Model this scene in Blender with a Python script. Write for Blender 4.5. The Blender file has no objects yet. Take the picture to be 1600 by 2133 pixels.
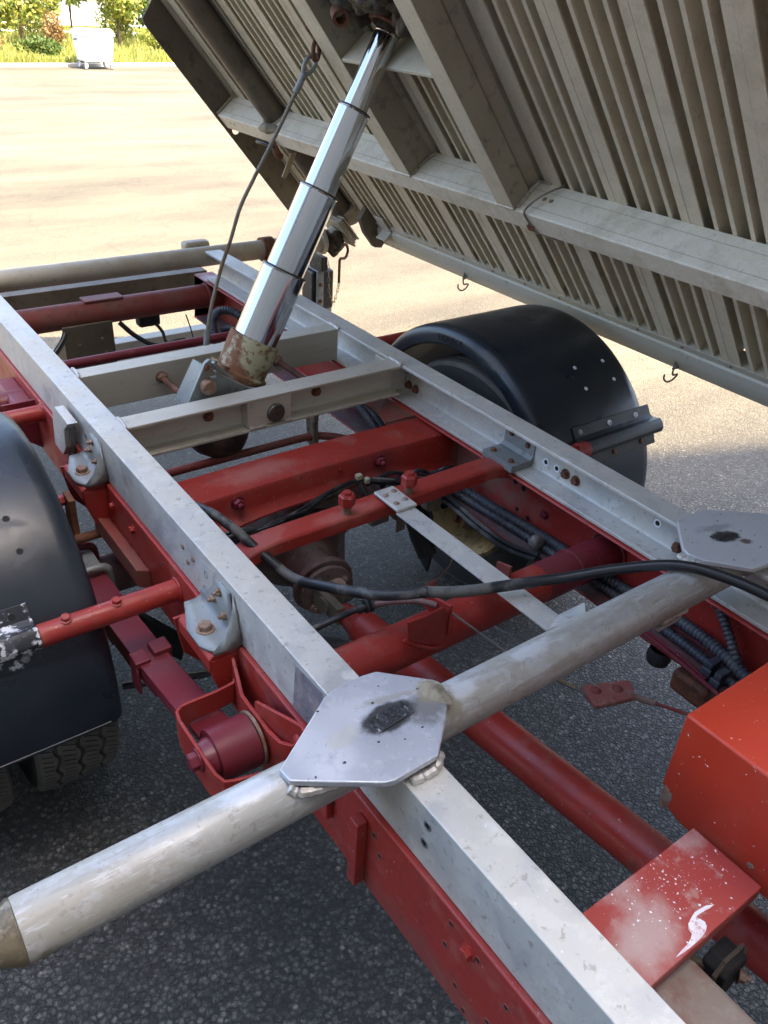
import bpy, bmesh, math, random
from mathutils import Vector, Matrix, noise as mn
random.seed(7)
SC = bpy.context.scene
COL = SC.collection
R_ = math.radians
V = Vector

# ------------------------------------------------------------------ camera
cam_d = bpy.data.cameras.new('camera')
cam = bpy.data.objects.new('camera', cam_d)
COL.objects.link(cam)
SC.camera = cam
cam_d.sensor_fit = 'HORIZONTAL'
cam_d.sensor_width = 36.0
cam_d.lens = 38.557
cam_d.clip_start = 0.02
cam_d.clip_end = 900.0
CX = V((0.81032329, -0.58304181, 0.05863803))
CY = V((0.27391977, 0.46534878, 0.84167599))
CZ = V((-0.51801942, -0.66596754, 0.53678963))
CP = V((-0.45656, -1.58334, 0.82884))
mw = Matrix.Identity(4)
for i in range(3):
    mw[i][0] = CX[i]; mw[i][1] = CY[i]; mw[i][2] = CZ[i]; mw[i][3] = CP[i]
cam.matrix_world = mw

# ------------------------------------------------------------------ light
SUN_TO = V((0.17, -0.50, 1.0)).normalized()
w = bpy.data.worlds.new('World')
SC.world = w
w.use_nodes = True
wn = w.node_tree.nodes
bg = wn['Background']
sky = wn.new('ShaderNodeTexSky')
sky.sky_type = 'NISHITA'
sky.sun_disc = False
sky.sun_elevation = math.asin(SUN_TO.z)
sky.sun_rotation = math.atan2(SUN_TO.x, SUN_TO.y)
sky.air_density = 0.85
sky.dust_density = 4.0
sky.ozone_density = 0.6
w.node_tree.links.new(sky.outputs[0], bg.inputs[0])
bg.inputs[1].default_value = 0.15
sd = bpy.data.lights.new('sun', 'SUN')
sd.energy = 3.8
sd.angle = R_(0.6)
sd.color = (1.0, 0.82, 0.56)
so = bpy.data.objects.new('sun', sd)
COL.objects.link(so)
so.rotation_euler = SUN_TO.to_track_quat('Z', 'Y').to_euler()
so.location = (2, -6, 12)
vs = SC.view_settings
vs.view_transform = 'Standard'
vs.look = 'None'
vs.gamma = 1.0
vs.exposure = 2.78
vs.use_curve_mapping = False
SC.cycles.max_bounces = 8
SC.cycles.diffuse_bounces = 4

G = -0.74        # ground level; z = 0 is the top of the subframe

# ------------------------------------------------------------------ materials
def M(name, col, rough=0.5, metal=0.0, layers=(), bump=(), spec=0.5, rv=0.0, stretch=None, coat=0.0):
    """layers: (kind, scale, lo, hi, colour, amount[, rough[, metal]]) ; bump: (scale, strength, dist)"""
    m = bpy.data.materials.new(name)
    m.use_nodes = True
    nt = m.node_tree
    N, L = nt.nodes, nt.links
    b = N['Principled BSDF']
    geo = N.new('ShaderNodeNewGeometry')
    pos = geo.outputs['Position']
    if stretch:
        mp = N.new('ShaderNodeMapping')
        mp.inputs['Scale'].default_value = stretch
        L.new(pos, mp.inputs[0])
        spos = mp.outputs[0]
    else:
        spos = pos
    c = None
    rgb = N.new('ShaderNodeRGB'); rgb.outputs[0].default_value = (*col, 1)
    c = rgb.outputs[0]
    rr = N.new('ShaderNodeValue'); rr.outputs[0].default_value = rough
    r = rr.outputs[0]
    mm = N.new('ShaderNodeValue'); mm.outputs[0].default_value = metal
    me = mm.outputs[0]
    for i, ly in enumerate(layers):
        kind, sc, lo, hi, lc, amt = ly[:6]
        lr = ly[6] if len(ly) > 6 else None
        lm = ly[7] if len(ly) > 7 else None
        p = spos if kind.endswith('s') else pos
        if kind[0] == 'n':
            t = N.new('ShaderNodeTexNoise')
            t.inputs['Scale'].default_value = sc
            t.inputs['Detail'].default_value = 7
            t.inputs['Roughness'].default_value = 0.62
            out = t.outputs['Fac']
        elif kind[0] == 'v':
            t = N.new('ShaderNodeTexVoronoi')
            t.inputs['Scale'].default_value = sc
            out = t.outputs['Distance']
        elif kind[0] == 'c':
            t = N.new('ShaderNodeTexVoronoi')
            t.inputs['Scale'].default_value = sc
            sp = N.new('ShaderNodeSeparateColor')
            L.new(t.outputs['Color'], sp.inputs[0])
            out = sp.outputs[0]
        off = N.new('ShaderNodeVectorMath'); off.operation = 'ADD'
        off.inputs[1].default_value = (3.7 * i, 1.3 * i, 7.1 * i)
        L.new(p, off.inputs[0]); L.new(off.outputs[0], t.inputs['Vector'])
        mr = N.new('ShaderNodeMapRange')
        mr.inputs[1].default_value = lo; mr.inputs[2].default_value = hi
        mr.inputs[3].default_value = 0; mr.inputs[4].default_value = amt
        mr.interpolation_type = 'SMOOTHSTEP'
        L.new(out, mr.inputs[0])
        mx = N.new('ShaderNodeMix'); mx.data_type = 'RGBA'
        L.new(mr.outputs[0], mx.inputs[0]); L.new(c, mx.inputs[6])
        mx.inputs[7].default_value = (*lc, 1)
        c = mx.outputs[2]
        if lr is not None:
            m2 = N.new('ShaderNodeMix')
            L.new(mr.outputs[0], m2.inputs[0]); L.new(r, m2.inputs[2]); m2.inputs[3].default_value = lr
            r = m2.outputs[0]
        if lm is not None:
            m3 = N.new('ShaderNodeMix')
            L.new(mr.outputs[0], m3.inputs[0]); L.new(me, m3.inputs[2]); m3.inputs[3].default_value = lm
            me = m3.outputs[0]
    if rv:
        t = N.new('ShaderNodeTexNoise'); t.inputs['Scale'].default_value = 14
        t.inputs['Detail'].default_value = 5
        L.new(spos, t.inputs['Vector'])
        mr = N.new('ShaderNodeMapRange'); mr.inputs[1].default_value = .3; mr.inputs[2].default_value = .7
        mr.inputs[3].default_value = -rv; mr.inputs[4].default_value = rv
        L.new(t.outputs['Fac'], mr.inputs[0])
        ad = N.new('ShaderNodeMath'); ad.operation = 'ADD'; ad.use_clamp = True
        L.new(r, ad.inputs[0]); L.new(mr.outputs[0], ad.inputs[1])
        r = ad.outputs[0]
    L.new(c, b.inputs['Base Color']); L.new(r, b.inputs['Roughness']); L.new(me, b.inputs['Metallic'])
    b.inputs['Specular IOR Level'].default_value = spec
    b.inputs['Coat Weight'].default_value = coat
    b.inputs['Coat Roughness'].default_value = 0.15
    prev = None
    for (sc, st, di) in bump:
        if sc < 0:
            t = N.new('ShaderNodeTexVoronoi'); t.inputs['Scale'].default_value = -sc; o = t.outputs['Distance']
        else:
            t = N.new('ShaderNodeTexNoise'); t.inputs['Scale'].default_value = sc
            t.inputs['Detail'].default_value = 6; o = t.outputs['Fac']
        L.new(spos if stretch else pos, t.inputs['Vector'])
        bp = N.new('ShaderNodeBump')
        bp.inputs['Strength'].default_value = st; bp.inputs['Distance'].default_value = di
        L.new(o, bp.inputs['Height'])
        if prev: L.new(prev, bp.inputs['Normal'])
        prev = bp.outputs[0]
    if prev: L.new(prev, b.inputs['Normal'])
    return m

def stain(m, c, rad, col, lo=.75, hi=1.05, ns=40, na=.5, amt=1.0, rough=None, metal=None, rot=0.0, st=(1, 1, 1)):
    """one mark with its own ragged outline, at a fixed place on the thing"""
    N, L = m.node_tree.nodes, m.node_tree.links
    b = N['Principled BSDF']
    g = N.new('ShaderNodeNewGeometry')
    mp = N.new('ShaderNodeMapping'); mp.vector_type = 'TEXTURE'
    mp.inputs['Location'].default_value = c; mp.inputs['Rotation'].default_value = (0, 0, rot); mp.inputs['Scale'].default_value = rad
    L.new(g.outputs['Position'], mp.inputs[0])
    ln = N.new('ShaderNodeVectorMath'); ln.operation = 'LENGTH'; L.new(mp.outputs[0], ln.inputs[0])
    m0 = N.new('ShaderNodeMapping'); m0.inputs['Scale'].default_value = st; L.new(g.outputs['Position'], m0.inputs[0])
    t = N.new('ShaderNodeTexNoise'); t.inputs['Scale'].default_value = ns; t.inputs['Detail'].default_value = 8; t.inputs['Roughness'].default_value = .65
    L.new(m0.outputs[0], t.inputs['Vector'])
    a = N.new('ShaderNodeMath'); a.operation = 'MULTIPLY_ADD'; a.inputs[1].default_value = na * 2; a.inputs[2].default_value = -na
    L.new(t.outputs['Fac'], a.inputs[0])
    a2 = N.new('ShaderNodeMath'); a2.operation = 'ADD'; L.new(a.outputs[0], a2.inputs[0]); L.new(ln.outputs['Value'], a2.inputs[1])
    mr = N.new('ShaderNodeMapRange'); mr.interpolation_type = 'SMOOTHSTEP'
    mr.inputs[1].default_value = lo; mr.inputs[2].default_value = hi; mr.inputs[3].default_value = amt; mr.inputs[4].default_value = 0
    L.new(a2.outputs[0], mr.inputs[0])
    def chain_(inp, val, rgba):
        src = b.inputs[inp].links[0].from_socket
        mx = N.new('ShaderNodeMix'); 
        if rgba: mx.data_type = 'RGBA'; ia, ib, io = 6, 7, 2
        else: ia, ib, io = 2, 3, 0
        L.new(mr.outputs[0], mx.inputs[0]); L.new(src, mx.inputs[ia]); mx.inputs[ib].default_value = val
        L.new(mx.outputs[io], b.inputs[inp])
    chain_('Base Color', (*col, 1), True)
    if rough is not None: chain_('Roughness', rough, False)
    if metal is not None: chain_('Metallic', metal, False)

DIRT = (.16, .12, .08)
WHITE = (.78, .77, .74)
m_alu = M('weathered_aluminium', (.55, .54, .50), .48, .22,
          [('n', 3.2, .42, .62, (.55, .52, .44), .7, .56, .15), ('n', 11, .50, .64, (.43, .44, .45), .5, .40, .45),
           ('n', 26, .54, .60, (.62, .60, .54), .5, .6, .1), ('n', 70, .58, .66, (.27, .24, .20), .55), ('n', 17, .62, .67, (.66, .67, .67), .5, .5, .25),
           ('n', 150, .64, .70, (.80, .80, .80), .6), ('n', 240, .66, .72, (.14, .12, .10), .6)],
          [(90, .25, .002), (420, .2, .001)], rv=.14)
m_alu2 = M('dull_aluminium', (.52, .49, .41), .5, .15,
           [('n', 5, .42, .66, (.42, .39, .32), .6), ('n', 38, .58, .7, (.27, .24, .20), .5), ('ns', 20, .45, .6, (.55, .53, .47), .35)],
           [(120, .15, .002)], rv=.08, stretch=(.25, 3, 3))
m_plate = M('brushed_aluminium_plate', (.55, .57, .62), .38, .45,
            [('n', 7, .46, .58, (.68, .68, .70), .6, .45), ('n', 22, .53, .62, (.42, .44, .48), .55, .5), ('n', 60, .58, .64, (.72, .72, .74), .5), ('n', 150, .64, .70, (.25, .23, .2), .6, .7, .2)],
            [(200, .08, .001)], rv=.1)
m_plate_r = M('grimy_aluminium_plate', (.52, .52, .52), .46, .25,
               [('n', 5, .42, .6, (.60, .60, .58), .5, .42), ('n', 20, .54, .68, (.38, .37, .35), .5, .6), ('n', 90, .64, .7, (.15, .13, .11), .6), ('n', 170, .66, .7, (.8, .8, .8), .5)],
               [(200, .08, .001)], rv=.1)
m_tube = M('aluminium_tube', (.40, .395, .365), .5, .35,
           [('ns', 7, .42, .6, (.36, .33, .27), .6, .6, .1), ('n', 6, .50, .57, (.50, .51, .53), .5, .44, .4), ('ns', 30, .52, .60, (.30, .28, .24), .5), ('ns', 70, .56, .62, (.56, .57, .58), .5), ('n', 34, .54, .62, (.46, .46, .45), .6), ('n', 90, .58, .66, (.26, .24, .20), .5),
            ('n', 160, .7, .76, (.9, .9, .9), .5)],
           [(150, .10, .001)], rv=.1, stretch=(.3, 2, 2))
m_tube_r = M('old_aluminium_tube', (.48, .44, .35), .55, .1,
             [('n', 8, .42, .6, (.38, .31, .21), .6), ('n', 50, .58, .7, (.22, .18, .13), .5)], [(100, .2, .002)])
m_body = M('dusty_body_aluminium', (.60, .54, .40), .62, .0,
           [('n', 2.5, .4, .62, (.66, .60, .47), .7), ('n', 5, .52, .64, (.46, .40, .28), .5), ('n', 16, .52, .66, (.46, .41, .31), .5), ('n', 90, .58, .68, (.26, .22, .16), .35), ('n', 40, .62, .68, (.66, .64, .57), .4), ('n', 260, .60, .68, (.20, .17, .12), .5), ('ns', 24, .5, .62, (.66, .62, .52), .25)],
           [(70, .25, .002), (260, .15, .001)], stretch=(.4, 3, .4))
m_bodyb = M('dusty_beam_aluminium', (.68, .63, .51), .62, .0,
           [('n', 2.5, .4, .62, (.66, .60, .47), .7), ('n', 5, .52, .64, (.46, .40, .28), .5), ('n', 16, .52, .66, (.46, .41, .31), .5), ('n', 90, .58, .68, (.26, .22, .16), .35), ('n', 40, .62, .68, (.66, .64, .57), .4), ('n', 260, .60, .68, (.20, .17, .12), .5), ('n', 60, .5, .62, (.72, .70, .64), .45)],
           [(70, .25, .002), (260, .15, .001)])
m_body_d = M('dark_grimy_steel', (.13, .105, .075), .62, .1,
             [('n', 5, .42, .62, (.19, .16, .11), .7), ('n', 26, .54, .66, (.06, .05, .04), .6), ('n', 80, .6, .7, (.22, .18, .12), .4)],
             [(60, .3, .003)])
m_beam_d = M('grimy_grey_aluminium', (.33, .29, .21), .62, .1,
             [('n', 4, .42, .62, (.40, .35, .26), .6), ('n', 30, .54, .66, (.17, .155, .12), .6)], [(60, .3, .003)])
m_red = M('red_chassis_paint', (.335, .029, .020), .42, 0,
          [('n', 4, .42, .64, (.29, .028, .024), .7), ('n', 12, .52, .66, (.32, .09, .07), .6, .7), ('n', 34, .58, .66, (.20, .035, .028), .6, .7), ('n', 170, .66, .70, (.75, .6, .55), .6), ('n', 90, .66, .70, (.08, .03, .02), .5)],
          [(130, .2, .0015), (14, .15, .003)], rv=.12)
m_red_d = M('dusty_red_paint', (.24, .045, .035), .62, 0,
            [('n', 7, .42, .64, (.20, .10, .075), .7), ('n', 40, .56, .68, (.11, .05, .035), .6), ('n', 120, .66, .72, (.5, .35, .3), .5)],
            [(60, .3, .002)])
m_maroon = M('maroon_paint', (.17, .018, .028), .42, 0,
             [('n', 6, .45, .66, (.14, .03, .035), .6), ('n', 30, .6, .72, (.26, .14, .12), .4, .7), ('n', 150, .7, .74, (.7, .6, .55), .5)],
             [(90, .15, .001)], rv=.1)
m_orange = M('orange_red_paint', (.46, .040, .016), .42, 0,
             [('n', 3, .42, .64, (.38, .034, .018), .7), ('n', 10, .5, .66, (.44, .075, .04), .5, .55), ('n', 130, .675, .69, (.9, .78, .7), .9), ('n', 24, .62, .72, (.55, .16, .11), .4, .6), ('n', 60, .67, .70, (.12, .05, .03), .7)],
             [(260, .12, .001), (9, .1, .004)], rv=.1)
m_plate_red = M('scuffed_red_plate_paint', (.33, .045, .038), .5, 0,
                [('n', 7, .52, .66, (.42, .30, .27), .75, .7), ('n', 110, .66, .70, (.9, .85, .85), .95), ('n', 38, .56, .68, (.45, .34, .3), .45)],
                [(120, .12, .001)], rv=.08)
m_black = M('black_moulded_plastic', (.013, .019, .028), .32, 0,
            [('n', 5, .42, .60, (.024, .030, .040), .6, .42), ('n', 24, .55, .66, (.020, .023, .028), .5, .45), ('n', 150, .70, .75, (.2, .2, .2), .5)],
            [(30, .05, .003), (300, .06, .001)], rv=.08)
m_bandspot = M('black_steel_with_white_spots', (.022, .024, .030), .45, .2,
               [('n', 55, .52, .60, (.62, .64, .68), .9, .6), ('n', 9, .5, .64, (.10, .11, .13), .5)], [(120, .2, .002)])
m_band = M('black_steel_band', (.014, .015, .018), .45, .0, [('n', 40, .58, .68, (.08, .075, .07), .6)], [(120, .2, .002)])
m_rubber = M('tyre_rubber', (.020, .020, .020), .8, 0,
             [('n', 9, .42, .62, (.032, .030, .028), .8), ('n', 60, .5, .66, (.020, .020, .021), .5)], [(160, .25, .002)])
m_rubber2 = M('dusty_tyre_tread', (.125, .115, .098), .8, 0,
             [('n', 12, .42, .62, (.070, .066, .060), .7)], [(160, .3, .002)])
m_rim = M('dusty_gold_rim_paint', (.46, .33, .15), .5, .3,
          [('n', 9, .45, .6, (.16, .12, .06), .8), ('n', 40, .55, .66, (.06, .05, .035), .7)], [(90, .2, .002)])
m_rust = M('rusty_steel', (.17, .065, .030), .75, .1,
           [('n', 30, .4, .62, (.09, .035, .022), .8), ('n', 90, .54, .66, (.28, .14, .07), .6)], [(160, .5, .002)])
m_rust_l = M('light_rust_on_zinc', (.30, .22, .17), .6, .3,
             [('n', 50, .42, .62, (.22, .10, .05), .8)], [(160, .4, .002)])
m_galv = M('galvanised_steel', (.24, .25, .24), .5, .35,
           [('n', 14, .42, .6, (.31, .33, .32), .6), ('n', 50, .56, .66, (.17, .15, .12), .6), ('n', 7, .58, .7, (.38, .33, .22), .5)],
           [(80, .15, .002)], rv=.1)
m_chrome = M('chromed_steel', (.58, .59, .61), .075, 1.0, [('ns', 6, .46, .64, (.50, .50, .50), .6, .15)], [(30, .008, .002)], stretch=(1, 1, .15))
m_cream = M('rusting_cream_paint', (.42, .39, .24), .55, 0,
            [('n', 9, .43, .51, (.20, .075, .030), .95, .8), ('n', 60, .52, .60, (.15, .06, .03), .8, .8)], [(90, .35, .002)])
m_hose = M('black_hose_rubber', (.022, .024, .027), .45, 0,
           [('n', 11, .5, .6, (.17, .165, .15), .75, .75), ('n', 70, .55, .65, (.04, .045, .05), .5)], [(200, .1, .001)])
m_hose2 = M('glossy_black_hose', (.016, .017, .020), .30, 0, [('n', 120, .68, .74, (.3, .3, .3), .5)], [(200, .04, .001)])
m_conduit = M('corrugated_plastic_conduit', (.050, .058, .072), .5, 0, [('n', 20, .48, .62, (.12, .125, .12), .6)], [(100, .1, .001)])
m_wire = M('black_cable', (.014, .015, .018), .45, 0, [('n', 30, .5, .65, (.06, .06, .06), .5)])
m_steelrope = M('dirty_steel_rope', (.26, .23, .18), .55, .5, [('n', 8, .46, .6, (.20, .12, .06), .7, .8, .1)], [(300, .3, .001)])
m_grease = M('caked_grease', (.040, .030, .016), .7, 0, [('n', 40, .5, .64, (.14, .11, .06), .8, .9)], [(90, 1.0, .006), (300, .6, .002)])
m_weld = M('aluminium_weld', (.52, .50, .46), .45, .45, [('n', 60, .5, .62, (.35, .30, .25), .6, .5)], [(220, .35, .002)])
m_hole = M('dark_opening', (.008, .008, .008), .8)
m_white = M('white_paint_and_hole_light', (.80, .82, .86), .5)
m_smear = M('dark_grease_smear', (.035, .035, .038), .28, .1, [('n', 60, .56, .66, (.55, .55, .58), .8, .4)], [(80, 1.0, .004), (240, .6, .002)])
m_stain = M('grey_grease_stain', (.17, .165, .155), .38, .4, [('n', 45, .5, .6, (.42, .41, .40), .8), ('n', 16, .5, .62, (.10, .095, .085), .6)], [(120, .4, .002)])
m_cement = M('dried_dirt_cake', (.30, .26, .18), .8, 0, [('n', 30, .45, .62, (.13, .11, .08), .8)], [(90, .8, .004)])
m_link = M('brass_plated_chain', (.35, .27, .12), .45, .7)
m_clearplastic = M('yellowed_plastic_tag', (.42, .33, .20), .35, 0, [('n', 60, .5, .62, (.25, .15, .08), .6)])
m_leather = M('cracked_strap', (.20, .16, .11), .75, 0, [('n', 30, .5, .6, (.05, .04, .03), .9)], [(60, .8, .004)])

# ------------------------------------------------------------------ mesh helpers
class MB:
    def __init__(s): s.v = []; s.f = []
    def add(s, vs_, fs):
        o = len(s.v)
        s.v += [tuple(v) for v in vs_]
        s.f += [tuple(i + o for i in f) for f in fs]
        return s
    def box(s, x0, x1, y0, y1, z0, z1):
        return s.add([(x0, y0, z0), (x1, y0, z0), (x1, y1, z0), (x0, y1, z0), (x0, y0, z1), (x1, y0, z1), (x1, y1, z1), (x0, y1, z1)],
                     [(0, 3, 2, 1), (4, 5, 6, 7), (0, 1, 5, 4), (1, 2, 6, 5), (2, 3, 7, 6), (3, 0, 4, 7)])
    def prism(s, prof, a, b, fr):
        """prof: 2-D points; fr(p, q, t) -> 3-D point; extruded from t=a to t=b"""
        n = len(prof)
        vs_ = [fr(p[0], p[1], a) for p in prof] + [fr(p[0], p[1], b) for p in prof]
        fs = [tuple(range(n))[::-1], tuple(range(n, 2 * n))] + [(i, (i + 1) % n, (i + 1) % n + n, i + n) for i in range(n)]
        return s.add(vs_, fs)
    def tube(s, pts, r, seg=12, caps=True, prof=None):
        pts = [V(p) for p in pts]
        n = len(pts)
        rs = r if hasattr(r, '__len__') else [r] * n
        T = []
        for i in range(n):
            a = pts[max(i - 1, 0)]; b = pts[min(i + 1, n - 1)]
            T.append((b - a).normalized())
        up = V((0, 0, 1)) if abs(T[0].z) < .9 else V((1, 0, 0))
        nx = T[0].cross(up).normalized()
        vs_ = []
        for i in range(n):
            nx = (nx - T[i] * nx.dot(T[i])).normalized()
            ny = T[i].cross(nx)
            for k in range(seg):
                a = 2 * math.pi * k / seg
                vs_.append(pts[i] + (nx * math.cos(a) + ny * math.sin(a)) * rs[i])
        fs = []
        for i in range(n - 1):
            for k in range(seg):
                k2 = (k + 1) % seg
                fs.append((i * seg + k, i * seg + k2, (i + 1) * seg + k2, (i + 1) * seg + k))
        if caps:
            fs.append(tuple(range(seg))[::-1]); fs.append(tuple(range((n - 1) * seg, n * seg)))
        return s.add(vs_, fs)
    def lathe(s, o, d, prof, seg=32, caps=False):
        """prof: (t, r) along axis d from o"""
        o = V(o); d = V(d).normalized()
        up = V((0, 0, 1)) if abs(d.z) < .9 else V((1, 0, 0))
        a1 = d.cross(up).normalized(); a2 = d.cross(a1)
        vs_ = []
        for (t, r) in prof:
            for k in range(seg):
                a = 2 * math.pi * k / seg
                vs_.append(o + d * t + (a1 * math.cos(a) + a2 * math.sin(a)) * r)
        fs = []
        for i in range(len(prof) - 1):
            for k in range(seg):
                k2 = (k + 1) % seg
                fs.append((i * seg + k, i * seg + k2, (i + 1) * seg + k2, (i + 1) * seg + k))
        if caps:
            fs.append(tuple(range(seg))[::-1]); fs.append(tuple(range((len(prof) - 1) * seg, len(prof) * seg)))
        return s.add(vs_, fs)
    def mesh(s, name):
        me = bpy.data.meshes.new(name)
        me.from_pydata(s.v, [], s.f)
        bm = bmesh.new(); bm.from_mesh(me)
        bmesh.ops.remove_doubles(bm, verts=bm.verts, dist=1e-6)
        bmesh.ops.recalc_face_normals(bm, faces=bm.faces)
        bm.to_mesh(me); bm.free()
        return me

def tag(o, label=None, cat=None, group=None, kind=None):
    if label: o['label'] = label
    if cat: o['category'] = cat
    if group: o['group'] = group
    if kind: o['kind'] = kind
    return o

def link(name, me, m, parent=None, bevel=0, smooth=True, ang=38, label=None, seg=2):
    if isinstance(me, MB): me = me.mesh(name)
    o = bpy.data.objects.new(name, me)
    COL.objects.link(o)
    if m is not None and not me.materials: me.materials.append(m)
    if smooth:
        me.polygons.foreach_set('use_smooth', [True] * len(me.polygons))
        if not bevel: me.set_sharp_from_angle(angle=R_(ang))
    if bevel:
        b = o.modifiers.new('edge', 'BEVEL')
        b.width = bevel; b.segments = seg; b.limit_method = 'ANGLE'; b.angle_limit = R_(32)
        b.harden_normals = True
    if parent is not None:
        o.parent = parent
        o.matrix_parent_inverse = parent_inv(parent)
    if label: o['label'] = label
    return o

def parent_inv(p):
    m_ = Matrix.Identity(4)
    ch = []
    while p is not None:
        ch.append(p); p = p.parent
    for q in reversed(ch):
        loc = Matrix.LocRotScale(q.location, q.rotation_euler if q.rotation_mode != 'QUATERNION' else q.rotation_quaternion, q.scale)
        m_ = m_ @ (q.matrix_parent_inverse @ loc if q.parent else loc)
    return m_.inverted()

def empty(name, loc, rz=0):
    o = bpy.data.objects.new(name, None)
    COL.objects.link(o)
    o.location = loc; o.rotation_euler = (0, 0, rz); o.empty_display_size = .2
    return o

def plate_mesh(name, outline, holes, t, fr):
    """flat plate with real holes, from a filled 2-D curve. fr(p,q,h)->3-D, h in 0..t"""
    cu = bpy.data.curves.new(name, 'CURVE')
    cu.dimensions = '2D'; cu.fill_mode = 'BOTH'; cu.extrude = t / 2
    for L_ in [outline] + list(holes):
        sp = cu.splines.new('POLY'); sp.points.add(len(L_) - 1)
        for i, p in enumerate(L_): sp.points[i].co = (p[0], p[1], 0, 1)
        sp.use_cyclic_u = True
    ob = bpy.data.objects.new(name, cu)
    me = bpy.data.meshes.new_from_object(ob)
    bpy.data.objects.remove(ob); bpy.data.curves.remove(cu)
    for v in me.vertices:
        c = fr(v.co.x, v.co.y, v.co.z + t / 2); v.co = c
    bm = bmesh.new(); bm.from_mesh(me)
    bmesh.ops.remove_doubles(bm, verts=bm.verts, dist=1e-6)
    bmesh.ops.recalc_face_normals(bm, faces=bm.faces)
    bm.to_mesh(me); bm.free()
    me.name = name
    return me

def circ(x, y, r, n=16): return [(x + r * math.cos(2 * math.pi * k / n), y + r * math.sin(2 * math.pi * k / n)) for k in range(n)]
def rot_to(d): return V(d).normalized().to_track_quat('Z', 'Y')
def sm(pts, n=6):
    """Catmull-Rom through points"""
    P = [V(p) for p in pts]; out = []
    for i in range(len(P) - 1):
        p0 = P[max(i - 1, 0)]; p1 = P[i]; p2 = P[i + 1]; p3 = P[min(i + 2, len(P) - 1)]
        for k in range(n):
            t = k / n
            out.append(0.5 * ((2 * p1) + (-p0 + p2) * t + (2 * p0 - 5 * p1 + 4 * p2 - p3) * t * t + (-p0 + 3 * p1 - 3 * p2 + p3) * t ** 3))
    out.append(P[-1])
    return out

_shared = {}
def bolt_mesh(kind):
    if kind in _shared: return _shared[kind]
    b = MB()
    if kind == 'hex':          # washer, head, stub  (unit radius 1)
        b.lathe((0, 0, 0), (0, 0, 1), [(0, 0), (0, 1.3), (.16, 1.3), (.2, 1.2), (.2, 0)], 18)
        b.lathe((0, 0, .2), (0, 0, 1), [(0, 0), (0, .98), (.72, 1.0), (.85, .84), (.85, 0)], 6)
    elif kind == 'nut':        # nut with a protruding thread
        b.lathe((0, 0, 0), (0, 0, 1), [(0, 0), (0, 1.3), (.16, 1.3), (.2, 0)], 18)
        b.lathe((0, 0, .2), (0, 0, 1), [(0, 0), (0, 1), (.8, 1.0), (.9, .86), (.9, 0)], 6)
        b.lathe((0, 0, 1.0), (0, 0, 1), [(0, 0), (0, .55), (.2, .5), (.4, .55), (.6, .5), (.8, .55), (.9, .4), (.9, 0)], 12)
    elif kind == 'rivet':
        b.lathe((0, 0, 0), (0, 0, 1), [(0, 0), (0, 1), (.12, .98), (.3, .75), (.42, .4), (.46, 0)], 14)
    elif kind == 'ring':       # a hole with its bright rim
        b.lathe((0, 0, 0), (0, 0, 1), [(0, 1), (.10, .97), (.10, .62), (-.02, .6)], 18)
    elif kind == 'disc':
        b.lathe((0, 0, 0), (0, 0, 1), [(0, 0), (0, 1), (.05, .98), (.05, 0)], 16)
    me = b.mesh(kind); _shared[kind] = me
    return me
_bm = {}
def fit(name, kind, pos, d, r, m, parent, spin=None):
    key = (kind, m.name)
    if key not in _bm:
        me = bolt_mesh(kind).copy(); me.name = name; me.materials.append(m)
        me.polygons.foreach_set('use_smooth', [True] * len(me.polygons)); me.set_sharp_from_angle(angle=R_(30))
        _bm[key] = me
    o = bpy.data.objects.new(name, _bm[key])
    COL.objects.link(o)
    q = rot_to(d)
    o.rotation_mode = 'QUATERNION'
    from mathutils import Quaternion
    o.rotation_quaternion = q @ Quaternion((0, 0, 1), random.uniform(0, 6) if spin is None else spin)
    o.location = pos; o.scale = (r, r, r)
    o.parent = parent; o.matrix_parent_inverse = parent_inv(parent)
    return o

def weld(path, r, parent, m=None, n=5, name='weld_bead'):
    P = sm(path, n)
    rs = [r * (0.78 + .35 * abs(math.sin(i * 1.9)) + random.uniform(-.08, .08)) for i in range(len(P))]
    return link(name, MB().tube(P, rs, 8), m or m_weld, parent)

def lump(name, c, rad, m, parent, amp=.25, fr=30, sub=4, seed=0, label=None):
    bm = bmesh.new(); bmesh.ops.create_icosphere(bm, subdivisions=sub, radius=1)
    for v in bm.verts:
        p = V((v.co.x * rad[0], v.co.y * rad[1], v.co.z * rad[2]))
        k = 1 + amp * mn.noise(p * fr + V((seed, 0, 0))) + amp * .5 * mn.noise(p * fr * 2.7 + V((0, seed, 0)))
        v.co = V(c) + p * k
    me = bpy.data.meshes.new(name); bm.to_mesh(me); bm.free()
    return link(name, me, m, parent, ang=180, label=label)

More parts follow.
